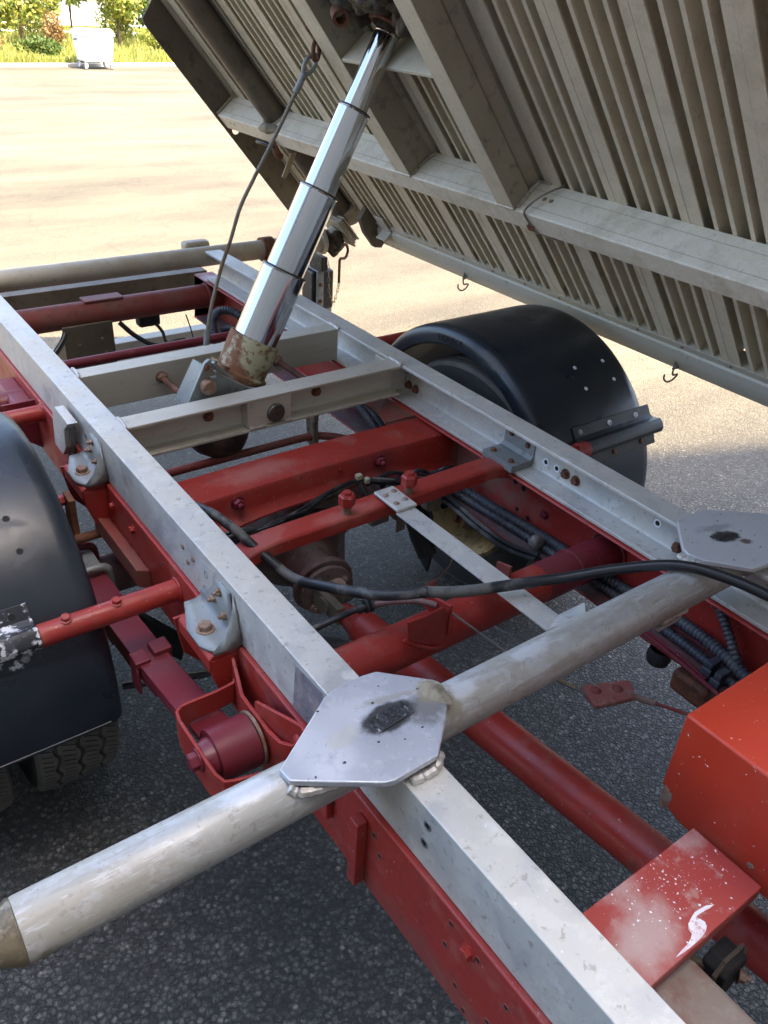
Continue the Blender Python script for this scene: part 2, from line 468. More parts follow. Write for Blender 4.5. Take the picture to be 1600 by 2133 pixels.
# ------------------------------------------------------------------ ground
def ground_mat():
    m = bpy.data.materials.new('old_asphalt'); m.use_nodes = True
    nt = m.node_tree; N, L = nt.nodes, nt.links; b = N['Principled BSDF']
    g = N.new('ShaderNodeNewGeometry'); pos = g.outputs['Position']
    def vor(sc, feat='F1'):
        t = N.new('ShaderNodeTexVoronoi'); t.feature = feat; t.inputs['Scale'].default_value = sc
        L.new(wp.outputs[0], t.inputs['Vector']); return t
    nz = N.new('ShaderNodeTexNoise'); nz.inputs['Scale'].default_value = 120; nz.inputs['Detail'].default_value = 5
    L.new(pos, nz.inputs['Vector'])
    ws = N.new('ShaderNodeVectorMath'); ws.operation = 'SCALE'; ws.inputs[3].default_value = .009
    L.new(nz.outputs['Color'], ws.inputs[0])
    wp = N.new('ShaderNodeVectorMath'); wp.operation = 'ADD'
    L.new(pos, wp.inputs[0]); L.new(ws.outputs[0], wp.inputs[1])
    v1 = vor(92); v2 = vor(210)
    sp = N.new('ShaderNodeSeparateColor'); L.new(v1.outputs['Color'], sp.inputs[0])
    cr = N.new('ShaderNodeValToRGB')
    e = cr.color_ramp.elements
    e[0].position = 0; e[0].color = (.056, .056, .056, 1); e[1].position = .75; e[1].color = (.130, .129, .126, 1)
    e2 = e.new(.96); e2.color = (.145, .14, .13, 1); e3 = e.new(.995); e3.color = (.30, .28, .25, 1)
    L.new(sp.outputs[0], cr.inputs[0])
    # binder between the stones
    mr = N.new('ShaderNodeMapRange'); mr.inputs[1].default_value = .22; mr.inputs[2].default_value = .66
    mr.inputs[1].default_value = .30; mr.inputs[2].default_value = .66
    L.new(v1.outputs['Distance'], mr.inputs[0])
    mx = N.new('ShaderNodeMix'); mx.data_type = 'RGBA'; mx.inputs[7].default_value = (.022, .022, .022, 1)
    s2_ = N.new('ShaderNodeSeparateColor'); L.new(v2.outputs['Color'], s2_.inputs[0])
    v3 = vor(41); s3_ = N.new('ShaderNodeSeparateColor'); L.new(v3.outputs['Color'], s3_.inputs[0])
    q1 = N.new('ShaderNodeMath'); q1.operation = 'MULTIPLY_ADD'; q1.inputs[1].default_value = .7; q1.inputs[2].default_value = .35; L.new(s2_.outputs[1], q1.inputs[0])
    q2 = N.new('ShaderNodeMath'); q2.operation = 'MULTIPLY_ADD'; q2.inputs[1].default_value = .8; q2.inputs[2].default_value = .6; L.new(s3_.outputs[1], q2.inputs[0])
    q3 = N.new('ShaderNodeMath'); q3.operation = 'MULTIPLY'; L.new(q1.outputs[0], q3.inputs[0]); L.new(q2.outputs[0], q3.inputs[1])
    q4 = N.new('ShaderNodeVectorMath'); q4.operation = 'SCALE'; L.new(cr.outputs[0], q4.inputs[0]); L.new(q3.outputs[0], q4.inputs[3])
    L.new(mr.outputs[0], mx.inputs[0]); L.new(q4.outputs[0], mx.inputs[6])
    ve = vor(92, 'DISTANCE_TO_EDGE')
    eg = N.new('ShaderNodeMapRange'); eg.interpolation_type = 'SMOOTHSTEP'; eg.inputs[1].default_value = -.02; eg.inputs[2].default_value = .26
    L.new(ve.outputs['Distance'], eg.inputs[0])
    # wide variation: worn and patchy, tyre marks
    mp = N.new('ShaderNodeMapping'); mp.inputs['Rotation'].default_value = (0, 0, R_(-32)); mp.inputs['Scale'].default_value = (.45, 1.6, 1)
    L.new(pos, mp.inputs[0])
    n2 = N.new('ShaderNodeTexNoise'); n2.inputs['Scale'].default_value = .9; n2.inputs['Detail'].default_value = 9; n2.inputs['Roughness'].default_value = .65
    L.new(mp.outputs[0], n2.inputs['Vector'])
    r2 = N.new('ShaderNodeMapRange'); r2.inputs[1].default_value = .35; r2.inputs[2].default_value = .68
    r2.inputs[3].default_value = 0; r2.inputs[4].default_value = 1
    L.new(n2.outputs['Fac'], r2.inputs[0])
    # far, worn part of the yard: colour lifted to cream so it reads sunlit
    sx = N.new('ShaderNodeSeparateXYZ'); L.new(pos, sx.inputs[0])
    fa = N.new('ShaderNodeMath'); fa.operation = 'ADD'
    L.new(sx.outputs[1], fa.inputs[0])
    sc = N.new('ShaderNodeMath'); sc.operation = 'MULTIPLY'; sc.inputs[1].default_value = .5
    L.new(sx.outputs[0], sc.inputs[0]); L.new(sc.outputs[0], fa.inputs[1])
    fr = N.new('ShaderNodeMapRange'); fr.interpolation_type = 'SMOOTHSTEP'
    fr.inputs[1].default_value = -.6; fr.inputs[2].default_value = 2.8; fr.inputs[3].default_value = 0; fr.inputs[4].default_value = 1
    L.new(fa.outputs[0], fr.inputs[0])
    sunlit_tone = N.new('ShaderNodeMix'); sunlit_tone.data_type = 'RGBA'
    sunlit_tone.inputs[6].default_value = (.090, .074, .047, 1); sunlit_tone.inputs[7].default_value = (.215, .180, .116, 1)
    L.new(r2.outputs[0], sunlit_tone.inputs[0])
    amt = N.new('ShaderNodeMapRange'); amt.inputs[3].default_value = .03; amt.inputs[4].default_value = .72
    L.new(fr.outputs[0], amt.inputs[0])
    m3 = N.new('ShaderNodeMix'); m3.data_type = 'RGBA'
    L.new(amt.outputs[0], m3.inputs[0]); L.new(mx.outputs[2], m3.inputs[6]); L.new(sunlit_tone.outputs[2], m3.inputs[7])
    cur = m3.outputs[2]
    # tyre marks: faint dark arcs, and a few hairline cracks
    for (ax, ay, rad_, wd_, dk) in [(6.0, -14.0, 21.6, .10, .22), (6.3, -14.2, 22.9, .09, .18), (-9.0, 22.0, 18.2, .08, .2), (-8.6, 22.5, 20.0, .07, .15), (14.0, 24.0, 15.5, .09, .2)]:
        sb = N.new('ShaderNodeVectorMath'); sb.operation = 'DISTANCE'; sb.inputs[1].default_value = (ax, ay, G)
        L.new(wp.outputs[0], sb.inputs[0])
        d1 = N.new('ShaderNodeMath'); d1.operation = 'SUBTRACT'; d1.inputs[1].default_value = rad_; L.new(sb.outputs['Value'], d1.inputs[0])
        d2 = N.new('ShaderNodeMath'); d2.operation = 'ABSOLUTE'; L.new(d1.outputs[0], d2.inputs[0])
        d3 = N.new('ShaderNodeMapRange'); d3.interpolation_type = 'SMOOTHSTEP'; d3.inputs[1].default_value = wd_ * .4; d3.inputs[2].default_value = wd_; d3.inputs[3].default_value = dk; d3.inputs[4].default_value = 0
        L.new(d2.outputs[0], d3.inputs[0])
        k1 = N.new('ShaderNodeMath'); k1.operation = 'MULTIPLY'; L.new(d3.outputs[0], k1.inputs[0]); L.new(r2.outputs[0], k1.inputs[1])
        mm_ = N.new('ShaderNodeMix'); mm_.data_type = 'RGBA'; mm_.inputs[7].default_value = (.05, .045, .04, 1)
        L.new(k1.outputs[0], mm_.inputs[0]); L.new(cur, mm_.inputs[6]); cur = mm_.outputs[2]
    vc = N.new('ShaderNodeTexVoronoi'); vc.feature = 'DISTANCE_TO_EDGE'; vc.inputs['Scale'].default_value = .45
    wn_ = N.new('ShaderNodeTexNoise'); wn_.inputs['Scale'].default_value = 1.6; wn_.inputs['Detail'].default_value = 8; L.new(pos, wn_.inputs['Vector'])
    wv = N.new('ShaderNodeVectorMath'); wv.operation = 'SCALE'; wv.inputs[3].default_value = .9; L.new(wn_.outputs['Color'], wv.inputs[0])
    wq = N.new('ShaderNodeVectorMath'); wq.operation = 'ADD'; L.new(pos, wq.inputs[0]); L.new(wv.outputs[0], wq.inputs[1]); L.new(wq.outputs[0], vc.inputs['Vector'])
    cm = N.new('ShaderNodeMapRange'); cm.inputs[1].default_value = .002; cm.inputs[2].default_value = .009; cm.inputs[3].default_value = .22; cm.inputs[4].default_value = 0
    L.new(vc.outputs['Distance'], cm.inputs[0])
    ck_ = N.new('ShaderNodeMix'); ck_.data_type = 'RGBA'; ck_.inputs[7].default_value = (.03, .03, .03, 1)
    L.new(cm.outputs[0], ck_.inputs[0]); L.new(cur, ck_.inputs[6])
    L.new(ck_.outputs[2], b.inputs['Base Color'])
    b.inputs['Roughness'].default_value = .68
    hs = N.new('ShaderNodeMath'); hs.operation = 'MULTIPLY_ADD'; hs.inputs[1].default_value = .7; hs.inputs[2].default_value = .5; L.new(s2_.outputs[0] if False else sp.outputs[2], hs.inputs[0])
    ad = N.new('ShaderNodeMath'); ad.operation = 'MULTIPLY'
    L.new(eg.outputs[0], ad.inputs[0]); L.new(hs.outputs[0], ad.inputs[1])
    a2 = N.new('ShaderNodeMath'); a2.operation = 'MULTIPLY_ADD'; a2.inputs[1].default_value = -.45
    L.new(v2.outputs['Distance'], a2.inputs[0]); L.new(ad.outputs[0], a2.inputs[2])
    bp = N.new('ShaderNodeBump'); bp.inputs['Strength'].default_value = 1.0; bp.inputs['Distance'].default_value = .0045
    L.new(a2.outputs[0], bp.inputs['Height']); L.new(bp.outputs[0], b.inputs['Normal'])
    return m

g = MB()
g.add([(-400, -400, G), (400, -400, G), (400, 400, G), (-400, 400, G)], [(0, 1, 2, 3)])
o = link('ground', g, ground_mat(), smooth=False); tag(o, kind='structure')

# verge line runs just off the x axis
va = V((3.67, 15.55)); vd = V((1, .11)).normalized(); vn = V((-vd.y, vd.x))
def vp(s, d, z): p = va + vd * s + vn * d; return (p.x, p.y, z)
m_kerb = M('pale_concrete_kerb', (.42, .40, .36), .8, 0, [('n', 6, .45, .62, (.33, .31, .27), .6), ('n', 40, .55, .66, (.22, .2, .17), .5)], [(40, .3, .004)])
kb = MB()
kb.add([vp(-40, 0, G - .05), vp(60, 0, G - .05), vp(60, .16, G - .05), vp(-40, .16, G - .05), vp(-40, 0, G + .055), vp(60, 0, G + .055), vp(60, .16, G + .055), vp(-40, .16, G + .055)],
       [(0, 3, 2, 1), (4, 5, 6, 7), (0, 1, 5, 4), (1, 2, 6, 5), (2, 3, 7, 6), (3, 0, 4, 7)])
o = link('kerb', kb, m_kerb, bevel=.012); tag(o, kind='structure')
m_soil = M('verge_soil', (.13, .11, .05), .9, 0, [('n', 1.5, .42, .6, (.12, .15, .035), .8), ('n', 9, .5, .62, (.26, .22, .12), .5)], [(12, .5, .03)])
vb = MB(); nx, ny = 60, 24
vv = []
for j in range(ny + 1):
    for i in range(nx + 1):
        s = -40 + 100 * i / nx; d = .16 + 60 * (j / ny) ** 2
        vv.append(vp(s, d, G + .042 + .08 * mn.noise(V((s * .7, d * .7, 0))) * min(1, d) + min(d, 8) * .012))
vb.add(vv, [(j * (nx + 1) + i, j * (nx + 1) + i + 1, (j + 1) * (nx + 1) + i + 1, (j + 1) * (nx + 1) + i) for j in range(ny) for i in range(nx)])
o = link('verge', vb, m_soil); tag(o, kind='structure')

def leafmat(name, c1, c2, c3):
    m = bpy.data.materials.new(name); m.use_nodes = True
    N, L = m.node_tree.nodes, m.node_tree.links; b = N['Principled BSDF']
    gi = N.new('ShaderNodeNewGeometry')
    cr = N.new('ShaderNodeValToRGB'); e = cr.color_ramp.elements
    e[0].color = (*c1, 1); e[1].color = (*c3, 1); e[1].position = 1; k = e.new(.5); k.color = (*c2, 1)
    L.new(gi.outputs['Random Per Island'], cr.inputs[0])
    L.new(cr.outputs[0], b.inputs['Base Color']); b.inputs['Roughness'].default_value = .6
    tr = N.new('ShaderNodeBsdfTranslucent'); L.new(cr.outputs[0], tr.inputs[0])
    mx = N.new('ShaderNodeMixShader'); mx.inputs[0].default_value = .4
    L.new(b.outputs[0], mx.inputs[1]); L.new(tr.outputs[0], mx.inputs[2])
    L.new(mx.outputs[0], N['Material Output'].inputs[0])
    return m
m_grass = leafmat('grass_blades', (.14, .20, .03), (.27, .29, .06), (.42, .38, .13))
m_leaf = leafmat('sunlit_leaves', (.12, .19, .03), (.24, .28, .05), (.40, .36, .08))
m_leaf2 = leafmat('dark_leaves', (.035, .075, .015), (.07, .12, .02), (.12, .16, .03))
m_dry = leafmat('dry_weeds', (.20, .13, .05), (.30, .16, .07), (.32, .27, .10))
m_bark = M('bark', (.13, .09, .055), .9, 0, [('n', 20, .45, .6, (.07, .05, .035), .8)], [(30, .8, .01)])

rg = random.Random(3)
gb = MB()
for i in range(34000):
    d = .10 + 8.5 * rg.random() ** 1.9
    s = rg.uniform(-3.5, 9.5)
    p = vp(s, d, G + .035 + min(d, 8) * .012)
    hgt = rg.uniform(.05, .16) * (1 + .9 * mn.noise(V((s * .9, d * .9, 5)))) * (1.0 + .12 * d)
    a = rg.uniform(0, 6.28); wd = .010 + .004 * rg.random(); lx, ly = rg.uniform(-.06, .06), rg.uniform(-.06, .06)
    ca, sa = math.cos(a) * wd, math.sin(a) * wd
    gb.add([(p[0] - ca, p[1] - sa, p[2]), (p[0] + ca, p[1] + sa, p[2]), (p[0] + lx + ca * .3, p[1] + ly + sa * .3, p[2] + hgt), (p[0] + lx - ca * .3, p[1] + ly, p[2] + hgt)], [(0, 1, 2, 3)])
me = bpy.data.meshes.new('grass'); me.from_pydata(gb.v, [], gb.f)
o = link('grass', me, m_grass, smooth=False); tag(o, 'tall sunlit green and yellow grass on the verge behind the kerb', 'grass', kind='stuff')

def leaves(mb, c, rad, n, size, rg):
    for i in range(n):
        while True:
            p = V((rg.uniform(-1, 1), rg.uniform(-1, 1), rg.uniform(-1, 1)))
            if p.length < 1: break
        if mn.noise(V((p.x * 2.3 + c[0], p.y * 2.3 + c[1], p.z * 2.3))) < -.12: continue
        q = V(c) + V((p.x * rad[0], p.y * rad[1], p.z * rad[2]))
        a = V((rg.uniform(-1, 1), rg.uniform(-1, 1), rg.uniform(-1, 1))).normalized()
        b = a.cross(V((rg.uniform(-1, 1), rg.uniform(-1, 1), rg.uniform(-1, 1)))).normalized()
        s = size * rg.uniform(.6, 1.3)
        mb.add([q - a * s, q + b * s * .5, q + a * s, q - b * s * .5], [(0, 1, 2, 3)])

def tree(name, x, y, h, clumps, lm, label, lean=0, tr=.05, cat='tree', grp=None, stems=1):
    t = empty(name, (x, y, G + .15)); tag(t, label, cat, grp)
    for k in range(stems):
        ang = k * 2.1; dx = .25 * math.cos(ang) * (stems > 1); dy = .25 * math.sin(ang) * (stems > 1)
        tk = MB()
        P = [(x, y, G + .08), (x + lean * .2 + dx * .3, y + dy * .3, G + h * .3), (x + lean * .6 + dx, y + dy, G + h * .65), (x + lean + dx * 1.6, y + dy * 1.6, G + h)]
        S = sm(P, 4)
        tk.tube(S, [tr * (1 - .75 * i / (len(S) - 1)) for i in range(len(S))], 8)
        for c, r, n in clumps[k::stems]:
            b0 = S[min(len(S) - 1, 4 + (k + n) % 5)]
            e = V((x + c[0], y + c[1], G + c[2]))
            tk.tube(sm([b0, (b0 + e) / 2 + V((0, 0, .1)), e], 3), [tr * .4, tr * .35, tr * .3, tr * .25, tr * .2, tr * .12, tr * .08], 6)
        link('trunk', tk, m_bark, t)
    lb = MB(); rg = random.Random(int(x * 100))
    for c, r, n in clumps: leaves(lb, (x + c[0], y + c[1], G + c[2]), r, n, .06, rg)
    me = bpy.data.meshes.new('crown'); me.from_pydata(lb.v, [], lb.f)
    link('crown', me, lm, t, smooth=False)
    return t

tree('young_tree', 4.95, 18.6, 2.6, [((0, 0, 1.0), (.75, .6, .55), 1500), ((-.5, .1, .75), (.5, .5, .4), 900), ((.3, 0, 1.9), (.9, .8, .8), 1500), ((.55, .1, .85), (.35, .4, .3), 500)], m_leaf,
     'yellow green bushy young tree at the left end of the verge', .1, .035, grp='trees on the far verge')
tree('young_tree', 6.25, 19.4, 3.0, [((-.1, 0, 1.35), (.7, .6, .45), 1100), ((.3, 0, 2.2), (.8, .8, .7), 1400), ((.1, 0, 1.0), (.3, .4, .2), 220)], m_leaf,
     'slender green tree with a bare thin trunk behind the white waste container', .12, .03, grp='trees on the far verge')
tree('young_tree', 7.15, 19.0, 3.0, [((.1, 0, 1.0), (.5, .5, .42), 1500), ((-.15, 0, 1.7), (.8, .7, .6), 1500), ((.2, .1, .8), (.3, .3, .25), 500)], m_leaf,
     'leafy bright green tree just right of the white waste container', .1, .035, grp='trees on the far verge')
tree('dark_tree', 8.35, 20.0, 3.4, [((0, 0, .95), (.75, .6, .5), 1800), ((-.4, 0, 1.6), (.8, .8, .6), 1500), ((.4, 0, 2.3), (1.0, .9, .8), 1500)], m_leaf2,
     'darker green dense tree nearest the tipped lorry bed', -.1, .05, grp='trees on the far verge')
def bush(x, y, h, wd, n, lm, label):
    t = empty('bush', (x, y, G + .1)); tag(t, label, 'bush', 'bushes on the far verge')
    st = MB()
    rg = random.Random(int(x * 77))
    for k in range(7):
        a = rg.uniform(0, 6.28); q = rg.uniform(.2, .8) * wd
        st.tube([(x, y, G + .1), (x + math.cos(a) * q * .5, y + math.sin(a) * q * .5, G + .1 + h * .5), (x + math.cos(a) * q, y + math.sin(a) * q, G + .1 + h * .95)], [.012, .008, .004], 5)
    link('stem', st, m_bark, t)
    lb = MB()
    for k in range(5): leaves(lb, (x + rg.uniform(-.5, .5) * wd, y + rg.uniform(-.3, .3) * wd, G + .1 + h * rg.uniform(.35, .7)), (wd * .6, wd * .5, h * .45), n // 5, .04, rg)
    me = bpy.data.meshes.new('leaves'); me.from_pydata(lb.v, [], lb.f)
    link('leaves', me, lm, t, smooth=False)
bush(4.3, 19.6, .85, .75, 2600, m_leaf, 'big yellow green bush at the back of the verge, far left')
bush(5.5, 20.6, .80, .70, 2400, m_leaf, 'big yellow green bush behind the reddish dry bush')
bush(7.75, 20.4, .75, .60, 2200, m_leaf, 'big yellow green bush between the bright tree and the dark tree')
bush(8.9, 19.2, .85, .75, 2600, m_leaf, 'big yellow green bush at the right end of the verge beside the lorry bed')
bush(5.35, 17.9, .62, .30, 1100, m_dry, 'reddish dry bush between the left tree and the waste container')
bush(3.75, 17.2, .5, .5, 1300, m_dry, 'low reddish dry bush at the far left edge of the verge')
bush(4.75, 16.6, .34, .5, 1300, m_leaf2, 'low dark green bush left of the waste container')
bush(7.6, 18.0, .42, .5, 1300, m_leaf, 'low yellow green bush right of the waste container')
bush(8.6, 17.8, .50, .5, 1300, m_leaf, 'low yellow green bush beside the dark tree, half hidden by the lorry bed')

# white house beyond the verge
m_wallw = M('white_render', (.80, .80, .80), .8, 0, [('n', 3, .45, .62, (.74, .74, .73), .5)], [(50, .2, .003)])
m_roof = M('grey_roof_sheet', (.26, .28, .32), .5, .3, [('n', 5, .45, .6, (.20, .21, .24), .6)])
m_glass = M('dark_window_glass', (.03, .035, .04), .08, 0, spec=.8)
m_wood = M('brown_wood', (.22, .11, .06), .7, 0, [('n', 8, .45, .6, (.15, .08, .05), .6)])
def house(x0, x1, y0, y1, h0, h1, rot, label, col):
    t = empty('house', ((x0 + x1) / 2, (y0 + y1) / 2, G + .1)); tag(t, label, 'house')
    hm = MB().prism([(x0, G), (x1, G), (x1, G + h1), (x0, G + h0)], y0, y1, lambda p, q, s: (p, s, q))
    link('wall', hm, col, t)
    rf = MB().prism([(x0 - .15, G + h0 - .01), (x1 + .15, G + h1 - .01), (x1 + .15, G + h1 + .09), (x0 - .15, G + h0 + .09)], y0 - .25, y1 + .25, lambda p, q, s: (p, s, q))
    link('roof', rf, m_roof, t, bevel=.01)
    n = max(2, int((x1 - x0) / 1.6))
    for k in range(1 if x0 > 6 else 0, n):
        cx = x0 + (k + .6) * (x1 - x0) / n
        f = MB()
        f.box(cx - .22, cx + .22, y0 - .03, y0 - .002, G + .30, G + .33); f.box(cx - .22, cx + .22, y0 - .03, y0 - .002, G + .62, G + .65)
        f.box(cx - .22, cx - .19, y0 - .03, y0 - .002, G + .332, G + .618); f.box(cx + .19, cx + .22, y0 - .03, y0 - .002, G + .332, G + .618)
        fo = link('window', f, m_wallw, t)
        link('pane', MB().box(cx - .188, cx + .188, y0 - .014, y0 - .003, G + .335, G + .615), m_glass, fo)
    return t
house(7.35, 11.2, 25.2, 28.5, 1.05, .72, 0, 'low white house with a sloping grey roof behind the trees', m_wallw)
house(2.6, 5.4, 25.0, 28, .85, .80, 0, 'pale house with red brown boards at the top left corner', M('pink_render', (.62, .42, .34), .8))
# rail fence in front of the house
t = empty('rail_fence', (7.0, 21.5, G + .15)); tag(t, 'low white post and rail fence in front of the white house', 'fence')
for k in range(9):
    x = 4.6 + k * .62
    link('post', MB().box(x - .03, x + .03, 21.47, 21.53, G + .05, G + .44), m_wallw, t, bevel=.004)
link('rail', MB().box(4.55, 9.7, 21.44, 21.468, G + .36, G + .41), m_wallw, t, bevel=.004)
link('rail', MB().box(4.55, 9.7, 21.44, 21.468, G + .20, G + .25), m_wallw, t, bevel=.004)

# waste container
def container():
    ox, oy = 4.98, 15.16
    t = empty('waste_container', (ox + .36, oy + .28, G)); tag(t, 'white four wheeled waste container parked on the yard in front of the verge', 'waste container')
    W, D = .66, .5
    b = MB()
    z0, z1 = G + .12, G + .53
    def ring(i, z): return [(ox + .05 + i, oy + i, z), (ox + W - i, oy + i, z), (ox + W - i, oy + D - i, z), (ox + .05 + i, oy + D - i, z)]
    lo, hi = ring(.045, z0), ring(0, z1)
    b.add(lo + hi, [(3, 2, 1, 0), (0, 1, 5, 4), (1, 2, 6, 5), (2, 3, 7, 6), (3, 0, 4, 7), (4, 5, 6, 7)])
    link('bin_body', b, m_white, t, bevel=.02)
    rim = MB().box(ox + .03, ox + W + .02, oy - .02, oy + D + .02, z1 + .001, z1 + .035)
    link('rim', rim, m_white, t, bevel=.01)
    lid = MB()
    P = [(oy - .02 + (D + .04) * k / 8, z1 + .037 + .075 * math.sin(math.pi * k / 8)) for k in range(9)]
    lid.prism(P + [(oy + D + .02, z1 + .036)], ox + .03, ox + W + .02, lambda p, q, s: (s, p, q))
    lo_ = link('lid', lid, m_white, t)
    link('handle', MB().tube(sm([(ox + .22, oy - .03, z1 + .05), (ox + .3, oy - .055, z1 + .05), (ox + .42, oy - .055, z1 + .05), (ox + .5, oy - .03, z1 + .05)], 4), .008, 8), m_white, lo_)
    for sx in (ox - .0, ox + W + .02):
        link('lift_pin', MB().tube([(sx, oy + D / 2, z1 - .06), (sx + .05 * (1 if sx > ox + .3 else 1), oy + D / 2, z1 - .06)], .02, 12), m_galv, t)
    for cx in (ox + .12, ox + W - .07):
        for cy in (oy + .07, oy + D - .07):
            wh = MB().lathe((cx - .02, cy, G + .055), (1, 0, 0), [(0, 0), (0, .035), (.004, .052), (.036, .052), (.04, .035), (.04, 0)], 20)
            wo = link('castor', wh, m_white, t)
            link('fork', MB().box(cx - .03, cx - .022, cy - .02, cy + .02, G + .05, G + .125).box(cx + .022, cx + .03, cy - .02, cy + .02, G + .05, G + .125).box(cx - .03, cx + .03, cy - .03, cy + .03, G + .126, G + .134), m_galv, wo)
container()

# large hall that shades the yard (stands behind the photographer)
m_hall = M('grey_hall_cladding', (.33, .30, .24), .6, .0, [('n', .8, .42, .62, (.28, .25, .20), .6)], [(3, .2, .02)])
hd = V((.54, -.20)).normalized(); hn = V((-hd.y, hd.x))
HB = V((2.4, .12)) + V((.17, -.5)) * 12.0
t = empty('hall', (HB.x, HB.y - 5, G)); tag(t, 'tall grey industrial hall behind the lorry, shading the yard', 'hall')
def hp(s, d, z): p = HB + hd * s - hn * d; return (p.x, p.y, z)
b = MB(); hv = [hp(-26, 0, 0), hp(22, 0, 0), hp(22, 14, 0), hp(-26, 14, 0)]
b.add([(v[0], v[1], G) for v in hv] + [(v[0], v[1], G + 12) for v in hv], [(3, 2, 1, 0), (0, 1, 5, 4), (1, 2, 6, 5), (2, 3, 7, 6), (3, 0, 4, 7), (4, 5, 6, 7)])
link('wall', b, m_hall, t, smooth=False)
for k in range(8):
    s = -22 + k * 5.6
    b = MB(); q = [hp(s, -.04, 0), hp(s + 3.4, -.04, 0), hp(s + 3.4, .02, 0), hp(s, .02, 0)]
    b.add([(v[0], v[1], G + 6.2) for v in q] + [(v[0], v[1], G + 7.8) for v in q], [(3, 2, 1, 0), (0, 1, 5, 4), (1, 2, 6, 5), (2, 3, 7, 6), (3, 0, 4, 7), (4, 5, 6, 7)])
    link('window', b, m_glass, t, smooth=False)
#==PART2==

# ================================================================== the truck
T = empty('tipper_truck', (.43, -.3, G))
tag(T, 'tipper lorry with red chassis, aluminium subframe and bed tipped up on a chrome ram', 'truck')
X = lambda p, q, s: (s, p, q)     # profile (y,z) along x
Y = lambda p, q, s: (p, s, q)     # profile (x,z) along y

def cprof(x0, h, w, tw, tf, sgn, z1=0.0, fil=.010, wb=None):
    """channel profile in (x,z): web at x0, open towards sgn"""
    P = [(0, 0), (w, 0), (w, -tf)]
    a = [(tw + fil, -tf), (tw + fil * .3, -tf - fil * .3), (tw, -tf - fil)]
    b = [(tw, -h + tf + fil), (tw + fil * .3, -h + tf + fil * .3), (tw + fil, -h + tf)]
    wb = wb or w
    P += a + b + [(wb, -h + tf), (wb, -h), (0, -h)]
    return [(x0 + sgn * p[0], z1 + p[1]) for p in P]

# --- red chassis rails
for (c_, rd_, cl_, am_) in [((-.01, -1.18, -.25), (.03, .25, .04), (.16, .05, .04), .6), ((.30, -.13, -.12), (.12, .05, .03), (.40, .17, .14), .5), ((.60, -.20, -.15), (.10, .04, .05), (.17, .03, .035), .6),
                             ((.36, -.42, -.085), (.10, .03, .02), (.44, .14, .11), .5), ((.868, -.25, -.2), (.04, .25, .06), (.22, .15, .12), .7), ((.868, .05, -.2), (.04, .25, .10), (.20, .14, .11), .8), ((.0, -.80, -.14), (.03, .08, .05), (.16, .02, .03), .8)]:
    stain(m_red, c_, rd_, cl_, .3, 1.1, 22, .8, am_, .65)
rails = []
for sx, sg in ((-.008, 1), (.868, -1)):
    r = link('chassis_rail', MB().prism(cprof(sx, .165, .074, .006, .007, sg, -.106, .006, .086), -2.6, 1.27, Y), m_red, T, bevel=.0035)
    rails.append(r)
RL, RR = rails
link('dusty_flange_face', MB().box(.7825, .858, -2.5, 1.25, -.2638, -.2630), M('dusty_mauve_grime', (.13, .095, .095), .7, 0, [('n', 9, .45, .6, (.18, .06, .05), .6), ('n', 40, .55, .65, (.22, .2, .19), .5)], [(90, .3, .002)]), RR, smooth=False)
for (y, z) in [(-.056, -.145), (-.05, -.205), (-.173, -.139), (-.162, -.204)]:
    fit('bolt_head', 'hex', (-.008, y, z), (-1, 0, 0), .008, m_red, RL)
fit('bolt_head', 'nut', (-.008, -.172, -.224), (-1, 0, 0), .009, m_red, RL)
fit('bolt_head', 'hex', (-.008, -1.231, -.138), (-1, 0, 0), .009, m_red, RL)
for (y, z) in [(-.33, -.129), (-.09, -.152), (-.12, -.20), (.30, -.16), (.33, -.15), (.27, -.2), (.10, -.19), (.02, -.17), (.5, -.14), (.52, -.15), (.55, -.18),
               (-1.035, -.143), (-1.05, -.17), (-1.197, -.128), (-1.193, -.178), (-1.247, -.133), (-1.221, -.23), (-1.241, -.257), (-1.30, -.153), (-1.28, -.22), (-.937, -.18), (-.99, -.24)]:
    fit('bolt_hole', 'ring', (-.008, y, z), (-1, 0, 0), .0062, m_red_d, RL)
    fit('bolt_hole', 'disc', (-.0081, y, z), (-1, 0, 0), .0042, m_hole, RL)
for (y, z, r) in [(.225, -.165, .018), (.17, -.19, .015)]:
    fit('bolt_hole', 'disc', (-.0081, y, z), (-1, 0, 0), r, m_hole, RL)
for (y, z, r) in [(-.228, -.15, .013), (-.30, -.17, .007), (-.40, -.165, .008), (-.43, -.17, .008), (-.42, -.235, .006), (-.46, -.24, .007), (.05, -.15, .008), (.10, -.2, .01), (-.97, -.16, .007)]:
    fit('bolt_hole', 'disc', (.8621, y, z), (-1, 0, 0), r, m_hole, RR)
for (y, z) in [(-.51, -.2), (-.10, -.17), (-.13, -.2), (-.08, -.22)]:
    fit('bolt_head', 'hex', (.862, y, z), (-1, 0, 0), .010, m_maroon, RR)

